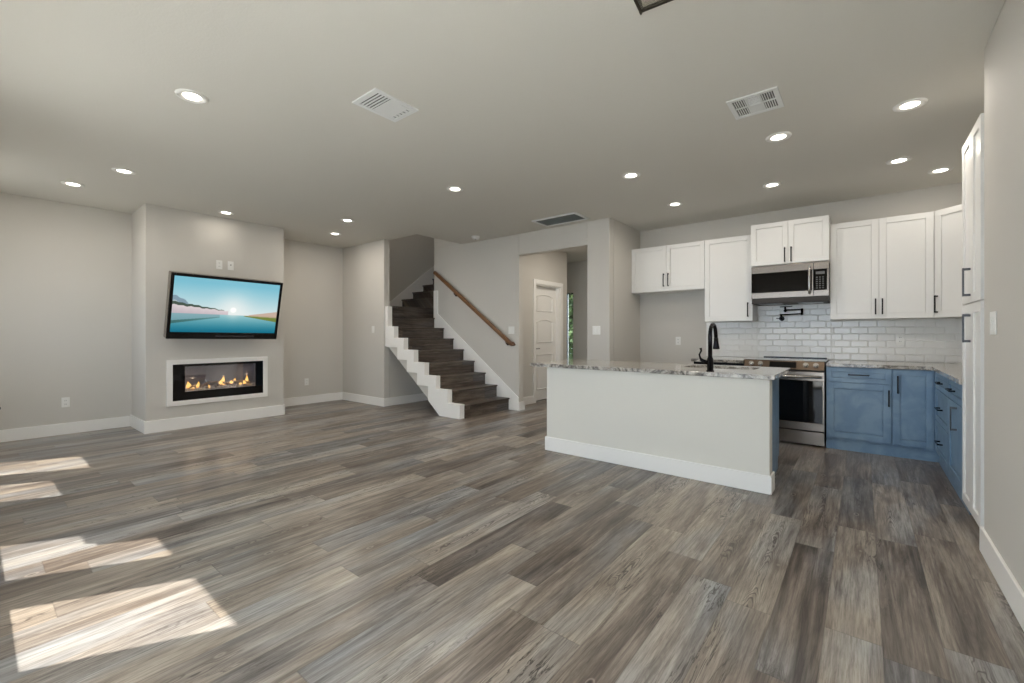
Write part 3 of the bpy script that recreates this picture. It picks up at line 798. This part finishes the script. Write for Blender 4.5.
# landing and upper flight turning to the right
LZ = 1.69
sp('riser', MB().box(-6.42, -6.438, YA, 5.63, RH*8, LZ-0.024), 'tread')
sp('tread', MB().box(-6.192, -6.42, YB, 5.63, RH*8-0.024, RH*8), 'tread')
sp('landing', MB().box(-6.398, XL, YA, 5.655, LZ-0.024, LZ), 'tread', 0.004)
UY = 5.63
for k in range(7):
    z0 = LZ if k == 0 else 1.91+0.17*(k-1); z1 = 1.91+0.17*k
    y = UY+0.275*k
    sp('riser', MB().box(XL, -6.19, y, y+0.018, z0, z1-0.024), 'tread')
    sp('tread', MB().box(XL, -6.19, y-0.022, y+0.293, z1-0.024, z1), 'tread', 0.004)
# near white stepped skirt
up = []
top7 = []
for k in range(1, 8):
    x = -4.412-0.2535*(k-1); z = RH*k+0.016
    top7 += [(x, (RH*(k-1)+0.016) if k > 1 else 0.0), (x, z)]
pts = top7 + [(-6.10, RH*7+0.016), (-6.10, 1.66), (-6.165, 1.66), (-6.165, 1.0), (-6.10, 0.985), (-5.844, 0.985), (-5.844, 0.79), (-5.60, 0.79), (-5.60, 0.60), (-5.35, 0.60), (-5.35, 0.415), (-5.094, 0.415), (-5.094, 0.205), (-4.842, 0.0)]
sp('skirt_board', MB().prism(pts, 'y', 4.33, YA), 'trim', 0.002)
# far white skirt on the wall
pts = [(-4.20, 0), (-4.20, 0.205), (-6.075, 1.572), (-6.075, 2.00), (-6.188, 2.00), (-6.188, 0)]
sp('wall_skirt', MB().prism(pts, 'y', YB, 5.408), 'trim', 0.002)
# skirt of the upper flight on the outer wall
pts = [(4.42, 1.83), (5.30, 1.83), (5.356, 1.867), (6.01, 2.355), (6.468, 2.703), (7.6, 3.40), (7.6, 2.0), (4.42, 1.60)]
sp('wall_skirt', MB().prism(pts, 'x', XL, XL+0.014), 'trim')

# handrail
r = thing('handrail', 'brown wooden handrail sloping down the wall beside the stairs', 'handrail', (-5.2, 5.34, 1.7))
m = MB(); a, b = Vector((-6.10, 5.34, 2.332)), Vector((-4.30, 5.34, 1.045))
d = (b-a).normalized(); n_ = Vector((-d.z, 0, d.x)); 
def rail_prof(p): return [p+n_*dz+Vector((0, dy, 0)) for dy, dz in ((-.024, -.03), (.024, -.03), (.024, .01), (.016, .028), (-.016, .028), (-.024, .01))]
A = [m.bm.verts.new(q) for q in rail_prof(a)]; B = [m.bm.verts.new(q) for q in rail_prof(b)]
m.bm.faces.new(A); m.bm.faces.new(B[::-1])
for i in range(6): m.bm.faces.new((A[i], B[i], B[(i+1) % 6], A[(i+1) % 6]))
m.prism([(-4.345, 1.05), (-4.29, 1.010), (-4.262, 1.030), (-4.30, 1.078)], 'y', 5.316, 5.408)
o = m.build('rail', 'rail', r, 0.004); o.matrix_parent_inverse = Matrix.Translation((5.2, -5.34, -1.7))
for fx in (-5.60, -4.42):
    zz = 2.375+(fx+6.16)*(1.045-2.375)/1.86
    m = MB(); m.tube([(fx, 5.408, zz-.085), (fx, 5.36, zz-.085), (fx, 5.342, zz-.035)], 0.007, 8).tube([(fx, 5.408, zz-.085), (fx, 5.402, zz-.085)], 0.028, 16)
    o = m.build('bracket', 'bronze', r); o.matrix_parent_inverse = Matrix.Translation((5.2, -5.34, -1.7))

# ------------------------------------------------------------------ cabinets
def bar_pull(x, z, length, vertical, mat, parent, y=-0.02, wide=0.012):
    """square bar pull standing 3 cm off the face at y"""
    m = MB(); h = length/2; a = wide/2
    if vertical:
        m.box(x-a, x+a, y-0.036, y-0.028, z-h, z+h)
        for s in (-1, 1): m.box(x-a, x+a, y-0.030, y, z+s*(h-0.008)-0.007, z+s*(h-0.008)+0.007)
    else:
        m.box(x-h, x+h, y-0.036, y-0.028, z-a, z+a)
        for s in (-1, 1): m.box(x+s*(h-0.008)-0.007, x+s*(h-0.008)+0.007, y-0.030, y, z-a, z+a)
    return m.build('handle', mat, parent, 0.0015)
def shaker(x0, x1, z0, z1, mat, parent, name='door', rail=0.06):
    m = MB(); y0, y1 = -0.02, -0.001
    q = min(rail, (z1-z0)*0.28, (x1-x0)*0.3)
    m.box(x0, x0+q, y0, y1, z0, z1).box(x1-q, x1, y0, y1, z0, z1).box(x0+q, x1-q, y0, y1, z0, z0+q).box(x0+q, x1-q, y0, y1, z1-q, z1)
    m.box(x0+q-.001, x1-q+.001, y0+0.0165, y1, z0+q-.001, z1-q+.001)
    g = 0.008 if mat == 'blue' else 0.0015
    m.box(x0+q+g, x1-q-g, y0+0.009, y1-.001, z0+q+g, z1-q-g)
    return m.build(name, mat, parent, 0.0018)
def carcass(w, d, h, mat, parent, z0=0.0):
    return MB().box(0, w, 0, d, z0, h).build('cabinet_box', mat, parent, 0.0015)
G = 0.0016   # half gap between doors

# fridge-space cabinet
r = thing('wall_cabinet', 'white two-door wall cabinet over the empty refrigerator space', 'cabinet', (-2.655, 6.14, 1.80), 0, 'white wall cabinets')
w1 = 1.018; carcass(w1, 0.31, 0.643, 'cab', r)
for a, b, hx in ((0, w1/2, w1/2-0.03), (w1/2, w1, w1/2+0.033)):
    d = shaker(a+G, b-G, 0.002, 0.641, 'cab', r, rail=0.055); bar_pull(hx, 0.155, 0.18, True, 'black', d)
# tall cabinet left of microwave
r = thing('wall_cabinet', 'tall white single-door wall cabinet left of the microwave', 'cabinet', (-1.635, 6.14, 1.365), 0, 'white wall cabinets')
carcass(0.565, 0.31, 1.078, 'cab', r); d = shaker(G, 0.565-G, 0.002, 1.076, 'cab', r); bar_pull(0.515, 0.14, 0.18, True, 'black', d)
# microwave cabinet
r = thing('wall_cabinet', 'short white two-door wall cabinet mounted higher, on top of the microwave', 'cabinet', (-1.062, 5.987, 2.018), 0, 'white wall cabinets')
carcass(0.772, 0.463, 0.502, 'cab', r)
for a, b, hx in ((0, .386, .386-.032), (.386, .772, .386+.032)):
    d = shaker(a+G, b-G, 0.002, 0.50, 'cab', r, rail=0.055); bar_pull(hx, 0.105, 0.17, True, 'black', d)
# right of microwave
r = thing('wall_cabinet', 'tall white two-door wall cabinet right of the microwave', 'cabinet', (-0.288, 6.14, 1.365), 0, 'white wall cabinets')
w1 = 0.852; carcass(w1, 0.31, 1.078, 'cab', r)
for a, b, hx in ((0, .424, .424-.028), (.424, w1, .424+.028)):
    d = shaker(a+G, b-G, 0.002, 1.076, 'cab', r); bar_pull(hx, 0.13, 0.17, True, 'black', d)
# diagonal corner cabinet
r = thing('corner_wall_cabinet', 'tall white diagonal corner wall cabinet half hidden by the pantry cabinet', 'cabinet', (0.566, 6.14, 1.365), 0, 'white wall cabinets')
MB().prism([(0, 0), (0, 0.31), (0.612, 0.31), (0.612, -0.302), (0.302, -0.302)], 'z', 0, 1.078).build('cabinet_box', 'cab', r, 0.0015)
e_ = empty('door', (0, 0, 0), -PI/4); e_.parent = r
L_ = 0.427; d = shaker(0.02, L_-0.02, 0.002, 1.076, 'cab', r); d.rotation_euler = (0, 0, -PI/4); bpy.data.objects.remove(e_)
hndl = bar_pull(0.048, 0.135, 0.175, True, 'black', d)
# pantry cabinet, facing -X, local x runs toward the camera
r = thing('pantry_cabinet', 'floor to near ceiling white pantry cabinet with black pulls by the right wall', 'cabinet', (0.537, 4.155, 0), -PI/2)
pw = 0.592
MB().box(0, pw, 0, 0.62, 0.10, 2.44).build('cabinet_box', 'cab', r, 0.0015)
MB().box(0.0, pw, 0.03, 0.62, 0.0, 0.10).build('toe_kick', 'slot', r)
for (a, b, hh) in ((0, 0.318, True), (0.318, pw, False)):
    for (z0, z1, hz) in ((0.10, 1.385, 1.235), (1.395, 2.44, 1.52)):
        d = shaker(a+G, b-G, z0, z1, 'cab', r, rail=0.055)
        if hh: bar_pull(0.292, hz, 0.175, True, 'pewter', d, wide=0.020)

# blue base cabinets along the back wall
Y0 = 5.665
r = thing('base_cabinet', 'blue base cabinet with one drawer over one door, right of the range', 'cabinet', (-0.300, Y0, 0), 0, 'blue base cabinets')
MB().box(0, 0.525, 0, 0.76, 0.105, 0.858).build('cabinet_box', 'blue', r, 0.0015)
MB().box(0, 0.525, 0.01, 0.76, 0, 0.105).build('toe_kick', 'blue', r)
d = shaker(0.006, 0.519, 0.708, 0.855, 'blue', r, 'drawer', rail=0.045); bar_pull(0.268, 0.785, 0.17, False, 'bronze', d)
d = shaker(0.006, 0.519, 0.13, 0.700, 'blue', r); bar_pull(0.500, 0.570, 0.16, True, 'bronze', d)
r = thing('corner_base_cabinet', 'blue corner base cabinet with one narrow door, left of the drawer stack', 'cabinet', (0.225, Y0, 0), 0, 'blue base cabinets')
m = MB(); m.prism([(0, 0), (0.315, 0), (0.315, -0.03), (0.95, -0.03), (0.95, 0.76), (0, 0.76)], 'z', 0.105, 0.858); m.build('cabinet_box', 'blue', r, 0.0015)
MB().box(0, 0.95, 0.01, 0.76, 0, 0.105).build('toe_kick', 'blue', r)
d = shaker(0.006, 0.292, 0.13, 0.855, 'blue', r, rail=0.05); bar_pull(0.040, 0.71, 0.17, True, 'bronze', d)
# black-fronted unit left of the range, mostly behind the island
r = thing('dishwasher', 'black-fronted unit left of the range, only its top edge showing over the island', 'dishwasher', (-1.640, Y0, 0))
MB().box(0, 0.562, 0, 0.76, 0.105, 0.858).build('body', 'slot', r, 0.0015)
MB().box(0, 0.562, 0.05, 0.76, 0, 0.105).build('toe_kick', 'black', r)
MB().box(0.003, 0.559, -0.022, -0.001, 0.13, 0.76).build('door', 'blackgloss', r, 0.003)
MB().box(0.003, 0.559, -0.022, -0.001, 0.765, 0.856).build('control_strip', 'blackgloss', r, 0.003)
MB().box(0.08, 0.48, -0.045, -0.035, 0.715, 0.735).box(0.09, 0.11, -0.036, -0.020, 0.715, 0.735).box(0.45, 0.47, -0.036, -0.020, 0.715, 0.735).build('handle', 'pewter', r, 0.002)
# right run, faces -X
r = thing('drawer_base_cabinet', 'blue base cabinet with three stacked drawers beside the kitchen corner', 'cabinet', (0.542, 5.620, 0), -PI/2, 'blue base cabinets')
dw = 0.820
MB().box(0, dw, 0, 0.62, 0.105, 0.858).build('cabinet_box', 'blue', r, 0.0015)
MB().box(0, dw, 0.012, 0.62, 0, 0.105).build('toe_kick', 'blue', r)
for z0, z1 in ((0.708, 0.855), (0.42, 0.700), (0.13, 0.412)):
    d = shaker(0.05, dw-0.006, z0, z1, 'blue', r, 'drawer', rail=0.045); bar_pull(dw/2+.03, (z0+z1)/2, 0.17, False, 'bronze', d)
r = thing('base_cabinet', 'blue base cabinet with drawer over door, next to the white pantry cabinet', 'cabinet', (0.542, 4.798, 0), -PI/2, 'blue base cabinets')
dw = 0.630
MB().box(0, dw, 0, 0.62, 0.105, 0.858).build('cabinet_box', 'blue', r, 0.0015)
MB().box(0, dw, 0.012, 0.62, 0, 0.105).build('toe_kick', 'blue', r)
d = shaker(0.006, dw-0.006, 0.708, 0.855, 'blue', r, 'drawer', rail=0.045); bar_pull(0.25, 0.785, 0.17, False, 'bronze', d)
d = shaker(0.006, dw-0.006, 0.13, 0.700, 'blue', r); bar_pull(0.40, 0.595, 0.17, True, 'pewter', d)

# countertops
CT0, CT1 = 0.860, 0.895
m = MB(); m.prism([(-0.300, 5.625), (0.505, 5.625), (0.505, 4.17), (1.178, 4.17), (1.178, 6.448), (-0.300, 6.448)], 'z', CT0, CT1)
tag(m.build('countertop', 'granite', None, 0.004), 'L-shaped grey granite countertop on the blue corner cabinets', 'countertop')
m = MB(); m.box(-1.665, -1.078, 5.625, 6.448, CT0, CT1)
tag(m.build('countertop', 'granite', None, 0.004), 'short grey granite countertop left of the range, behind the island', 'countertop')

# subway tiles
r = thing('tile_backsplash', 'white glazed subway tile backsplash between counters and wall cabinets', 'backsplash', (-1.70, 6.45, CT1+.0))
zones = [(-1.70, -1.07, CT1, 1.363), (-1.07, -0.29, CT1, 1.62), (-0.29, 1.178, CT1, 1.363)]
m = MB()
for x0, x1, z0, z1 in zones: m.box(x0+1.70, x1+1.70, -0.008, -0.0005, z0-CT1+0.001, z1-CT1)
m.build('grout', 'grout', r)
m = MB(); TW, TH, gp = 0.157, 0.0765, 0.0025
for row in range(10):
    za = row*TH; zb_ = za+TH-gp
    off = -TW/2 if row % 2 else 0.0
    k = 0
    while True:
        xa = off+k*TW+0.022-TW; xb = xa+TW-gp; k += 1
        if xa > 2.878: break
        for x0, x1, z0, z1 in zones:
            a = max(xa, x0+1.70); b = min(xb, x1+1.70); zt_ = min(zb_, z1-CT1-0.001)
            if a > xa and abs(a-(x0+1.70)) < 1e-9 and x0 > -1.69: a = max(xa, x0+1.70)
            if b-a < 0.012 or zt_-za < 0.012: continue
            e = 0.006
            lo_ = [(a, -0.008, za+.002), (b, -0.008, za+.002), (b, -0.008, zt_), (a, -0.008, zt_)]
            hi_ = [(a+e, -0.0115, za+.002+e), (b-e, -0.0115, za+.002+e), (b-e, -0.0115, zt_-e), (a+e, -0.0115, zt_-e)]
            A = [m.bm.verts.new(q) for q in lo_]; B = [m.bm.verts.new(q) for q in hi_]
            m.bm.faces.new(B)
            for i in range(4): m.bm.faces.new((A[i], A[(i+1) % 4], B[(i+1) % 4], B[i]))
m.build('tiles', 'tile', r)

# ------------------------------------------------------------------ microwave
r = thing('microwave', 'stainless over-the-range microwave with black glass door', 'microwave', (-1.052, 5.95, 1.575))
MB().box(0, 0.762, 0.02, 0.48, 0.0, 0.430).build('housing', 'slot', r, 0.002)
m = MB(); m.box(0, 0.618, 0, 0.02, 0.05, 0.117).box(0, 0.618, 0, 0.02, 0.350, 0.432).box(0.606, 0.618, 0, 0.02, 0.117, 0.350)
m.build('door', 'steel', r, 0.002)
MB().box(0.0, 0.606, 0.003, 0.019, 0.117, 0.350).build('door_window', 'blackglass', r)
m = MB(); m.box(0.622, 0.762, 0, 0.02, 0.05, 0.117).box(0.622, 0.762, 0, 0.02, 0.350, 0.432).box(0.745, 0.762, 0, 0.02, 0.117, 0.350)
m.build('control_frame', 'steel', r, 0.002)
MB().box(0.622, 0.745, 0.002, 0.02, 0.117, 0.350).build('control_panel', 'blackglass', r)
m = MB()
for i in range(3):
    for j in range(6): m.box(0.645+i*0.028, 0.660+i*0.028, 0.0012, 0.002, 0.135+j*0.024, 0.146+j*0.024)
m.box(0.642, 0.725, 0.0012, 0.002, 0.295, 0.325)
m.build('buttons', simple('button_grey', srgb(96, 96, 96), 0.4), r)
MB().tube([(0.585, 0.0, 0.385), (0.585, -0.035, 0.38), (0.585, -0.045, 0.34), (0.585, -0.045, 0.13), (0.585, -0.035, 0.09), (0.585, 0.0, 0.085)], 0.012, 12).build('handle', 'chrome', r)
m = MB(); m.box(0.0, 0.762, 0.01, 0.46, -0.012, 0.0).box(0.01, 0.752, 0.004, 0.02, 0.0, 0.047); m.build('vent_grille', 'dull', r, 0.002)
m = MB(); m.box(0.06, 0.30, 0.10, 0.30, -0.016, -0.012).box(0.46, 0.70, 0.10, 0.30, -0.016, -0.012); m.build('filter', 'sinksteel', r, 0.001)

# ------------------------------------------------------------------ pot filler
r = thing('pot_filler', 'dark folding pot filler faucet on the tiles under the microwave', 'faucet', (-0.795, 6.437, 1.395))
MB().tube([(0, 0, 0), (0, -0.012, 0)], 0.030, 24).tube([(0, -0.012, 0), (0, -0.06, 0)], 0.014, 16).build('flange', 'bronze', r)
MB().tube([(0, -0.06, -0.02), (0, -0.06, 0.055)], 0.013, 16).tube([(0, -0.06, 0.046), (0.218, -0.07, 0.052)], 0.008, 12).build('lower_arm', 'bronze', r)
MB().tube([(0.218, -0.07, 0.036), (0.218, -0.07, 0.116)], 0.013, 16).tube([(0.218, -0.07, 0.102), (0.046, -0.09, 0.102)], 0.008, 12).build('upper_arm', 'bronze', r)
MB().tube([(0.046, -0.09, 0.075), (0.046, -0.09, 0.142)], [0.012, 0.010], 16).tube([(0.046, -0.09, 0.100), (0.046, -0.09, 0.086)], 0.019, 16).build('spout', 'bronze', r)
MB().tube([(-0.03, -0.09, 0.142), (0.10, -0.09, 0.146)], 0.0045, 8).build('spout_handle', 'bronze', r) .location = (0.02, 0, 0)
MB().tube([(0, -0.045, 0.0), (-0.055, -0.055, 0.004)], 0.0045, 8).build('valve_handle', 'bronze', r)

# ------------------------------------------------------------------ range
RW = 0.760
r = thing('range', 'stainless slide-in electric range with black oven glass between blue cabinets', 'range', (-1.072, 5.62, 0))
m = MB(); m.box(0.002, RW-.002, 0.03, 0.78, 0.03, 0.885); m.build('body', 'slot', r, 0.002)
for x in (0.05, RW-0.05):
    for y in (0.09, 0.72): MB().lathe([(0.018, 0), (0.018, 0.03)], x, y, 12).build('foot', 'black', r)
MB().box(0, RW, 0, 0.03, 0.020, 0.158).build('drawer_front', 'steel', r, 0.003)
m = MB(); m.box(0, RW, 0, 0.03, 0.170, 0.252).box(0, RW, 0, 0.03, 0.700, 0.795).box(0, 0.018, 0, 0.03, 0.252, 0.700).box(RW-.018, RW, 0, 0.03, .252, .700)
m.build('oven_door', 'steel', r, 0.003)
MB().box(0.018, RW-.018, 0.001, 0.028, 0.252, 0.700).build('oven_glass', 'blackglass', r)
m = MB(); m.tube([(0.02, -0.045, 0.742), (RW-.02, -0.045, 0.742)], 0.014, 14)
for x in (0.05, RW-.05): m.tube([(x, -0.045, 0.742), (x, 0.0, 0.742)], 0.010, 10)
m.build('oven_handle', 'chrome', r)
m = MB(); m.prism([(0.0, 0.815), (0.03, 0.805), (0.10, 0.805), (0.10, 0.905), (0.035, 0.905)], 'x', 0, RW); m.build('control_panel', 'bronzesteel', r, 0.003)
def on_panel(z): return 0.035*(z-0.815)/0.09
m = MB(); m.bm.faces.new([m.bm.verts.new(q) for q in ((0.255, on_panel(.832)-.001, .832), (0.51, on_panel(.832)-.001, .832), (0.51, on_panel(.893)-.001, .893), (0.255, on_panel(.893)-.001, .893))])
m.build('display', 'blackglass', r)
for kx in (0.075, 0.167, 0.595, 0.685):
    z = 0.866; y = on_panel(z)
    m = MB(); nrm = Vector((0, -0.93, 0.36)); c0 = Vector((kx, y, z))
    m.tube([c0, c0+nrm*0.006], 0.026, 20); m.tube([c0+nrm*0.006, c0+nrm*0.03], [0.021, 0.019], 20)
    m.build('knob', 'chrome', r)
m = MB(); m.box(-0.004, RW+.004, 0.035, 0.80, 0.895, 0.905); m.build('cooktop', 'blackglass', r, 0.002)
m = MB(); m.box(0.08, RW-.02, 0.775, 0.80, 0.905, 0.916); m.build('rear_vent', 'blackgloss', r, 0.002)

# ------------------------------------------------------------------ island
IX0, IX1, IY = -2.555, -0.543, 3.76
r = thing('kitchen_island', 'kitchen island with pale panelled front, white baseboard and blue cabinet side', 'kitchen island', ((IX0+IX1)/2, IY, 0))
ox, oy = (IX0+IX1)/2, IY
def ip(name, mb, mat, bevel=0.0, parent=None):
    o = mb.build(name, mat, parent or r, bevel)
    if parent is None: o.matrix_parent_inverse = Matrix.Translation((-ox, -oy, 0))
    return o
ip('half_wall', MB().box(IX0, IX1, IY, 3.885, 0, CT0), 'island', 0.004)
m = MB(); m.box(IX0-BT, IX1+BT, IY-BT, IY, 0, 0.14).box(IX0-BT, IX0, IY, 3.885, 0, 0.14).box(IX1, IX1+BT, IY, 3.90, 0, 0.14)
ip('baseboard', m, 'trim', 0.004)
BKX = [(-2.53, -2.03), (-2.03, -1.53), (-1.53, -0.56)]
m = MB(); m.box(-2.53, -1.36, 3.886, 4.58, 0.105, CT0).box(-0.70, -0.588, 3.886, 4.58, 0.105, CT0).box(-1.36, -0.70, 3.886, 4.58, 0.105, 0.60).box(-1.36, -0.70, 4.52, 4.58, 0.60, CT0)
m.box(-2.53, -0.588, 3.886, 4.52, 0, 0.105)
ip('cabinet_box', m, 'blue', 0.002)
for a, b in ((-2.53, -2.03), (-2.03, -1.53), (-1.53, -1.08), (-1.08, -0.59)):
    m = MB(); z0, z1, q = 0.13, 0.85, 0.055; a += G; b -= G
    m.box(a, a+q, 4.58, 4.60, z0, z1).box(b-q, b, 4.58, 4.60, z0, z1).box(a+q, b-q, 4.58, 4.60, z0, z0+q).box(a+q, b-q, 4.58, 4.60, z1-q, z1).box(a+q, b-q, 4.58, 4.59, z0+q, z1-q)
    d = ip('door', m, 'blue', 0.0015)
    m = MB(); m.box(b-.035, b-.025, 4.628, 4.636, .60, .77).box(b-.035, b-.025, 4.60, 4.63, .60, .614).box(b-.035, b-.025, 4.60, 4.63, .756, .77)
    m.build('handle', 'bronze', d)
# countertop with sink cut-out
CX0, CX1, CY0, CY1 = -2.735, -0.505, 3.715, 4.64
hx0, hx1, hy0, hy1 = -1.30, -0.72, 4.15, 4.50
m = MB(); bm = m.bm
xs_, ys_ = [CX0, hx0, hx1, CX1], [CY0, hy0, hy1, CY1]
for zz, flip in ((CT0, True), (CT1, False)):
    V = [[bm.verts.new((x, y, zz)) for x in xs_] for y in ys_]
    if zz == CT0: VB = V
    else: VT = V
    for j in range(3):
        for i in range(3):
            if i == 1 and j == 1: continue
            f = [V[j][i], V[j][i+1], V[j+1][i+1], V[j+1][i]]
            bm.faces.new(f[::-1] if flip else f)
def wallf(a, b): bm.faces.new((VB[a[1]][a[0]], VB[b[1]][b[0]], VT[b[1]][b[0]], VT[a[1]][a[0]]))
for i in range(3): wallf((i, 0), (i+1, 0)); wallf((i+1, 3), (i, 3)); wallf((0, i+1), (0, i)); wallf((3, i), (3, i+1))
wallf((2, 1), (1, 1)); wallf((1, 2), (2, 2)); wallf((1, 1), (1, 2)); wallf((2, 2), (2, 1))
tag(m.build('island_countertop', 'granite', None, 0.003), 'polished granite countertop on top of the kitchen island', 'countertop')
r = thing('kitchen_sink', 'stainless undermount sink in the island countertop behind the faucet', 'sink', ((hx0+hx1)/2, (hy0+hy1)/2, 0.66))
a, b = (hx1-hx0)/2+.004, (hy1-hy0)/2+.004
m = MB(); m.box(-a, a, -b, b, 0, .006).box(-a, -a+.006, -b, b, .006, .199).box(a-.006, a, -b, b, .006, .199).box(-a+.006, a-.006, -b, -b+.006, .006, .199).box(-a+.006, a-.006, b-.006, b, .006, .199)
m.build('basin', 'sinksteel', r, 0.002)
MB().lathe([(0.0, 0.009), (0.03, 0.009), (0.04, 0.0065)], 0, 0, 20).build('drain', 'chrome', r)
# faucet
r = thing('kitchen_faucet', 'dark bronze high-arc pull-down faucet standing on the island countertop', 'faucet', (-0.972, 3.80, CT1))
r.rotation_euler = (0, 0, math.radians(0))
MB().lathe([(0.0, 0), (0.030, 0), (0.030, 0.008), (0.025, 0.012), (0.0245, 0.10), (0.018, 0.115), (0.018, 0.118)], 0, 0, 24).build('base', 'bronze', r)
path = [(0, 0, 0.11), (0, 0, 0.30)]
for i in range(1, 13):
    a = PI*i/12*0.97; path.append((0.0, 0.085-0.085*math.cos(a), 0.30+0.085*math.sin(a)))
path.append((0.0, 0.182, 0.262))
rr = [0.0165]*2+[0.0150]*12+[0.015]
MB().tube(path, rr, 16).build('spout', 'bronze', r)
MB().tube([(0, 0.181, 0.270), (0, 0.184, 0.235), (0, 0.187, 0.195), (0, 0.188, 0.178)], [0.017, 0.019, 0.026, 0.027], 18).build('spray_head', 'bronze', r)
MB().tube([(0, 0, 0.062), (-0.055, -0.012, 0.085), (-0.072, -0.016, 0.10)], [0.017, 0.015, 0.012], 14).tube([(-0.070, -0.016, 0.10), (-0.080, -0.018, 0.135), (-0.066, -0.015, 0.165), (-0.070, -0.016, 0.19)], [0.009, 0.007, 0.007, 0.010], 12).build('handle', 'bronze', r)

# ------------------------------------------------------------------ outdoors seen through the sidelight
struct('ground', MB().box(-14, 3, 8.4, 22, -0.25, -0.12), 'outside')
struct('ground_patio', MB().box(-12, 5, -9, -0.48, -0.25, -0.12), 'exterior')
def tree(name, label, x, y, h, rad, n, seed):
    rn = random.Random(seed)
    r = thing(name, label, 'tree', (x, y, -0.12), 0, 'trees outside the entry')
    MB().tube([(0, 0, 0), (0.03, 0.02, h*0.4), (-0.02, 0.03, h*0.75)], [0.09, 0.06, 0.03], 10).build('trunk', 'bark', r)
    m = MB()
    for i in range(n):
        u, v, w_ = rn.gauss(0, 1), rn.gauss(0, 1), rn.gauss(0, 1); L = math.sqrt(u*u+v*v+w_*w_); q = rn.random()**0.4
        c = Vector((u/L*rad*q, v/L*rad*q, h*0.52+w_/L*h*0.5*q)); s = rn.uniform(0.04, 0.10)
        a = Vector((rn.uniform(-1, 1), rn.uniform(-1, 1), rn.uniform(-1, 1))).normalized(); b = a.cross(Vector((rn.random(), rn.random(), rn.random()))).normalized()
        m.bm.faces.new([m.bm.verts.new(c+q2) for q2 in (-a*s, b*s*0.5, a*s, -b*s*0.5)])
    m.build('foliage', 'leaf', r)
tree('tree', 'nearer leafy green tree filling the narrow entry window', -7.35, 11.8, 3.9, 1.3, 14000, 5)
tree('tree', 'taller green tree farther back beyond the narrow entry window', -8.6, 15.2, 5.6, 1.7, 9000, 6)
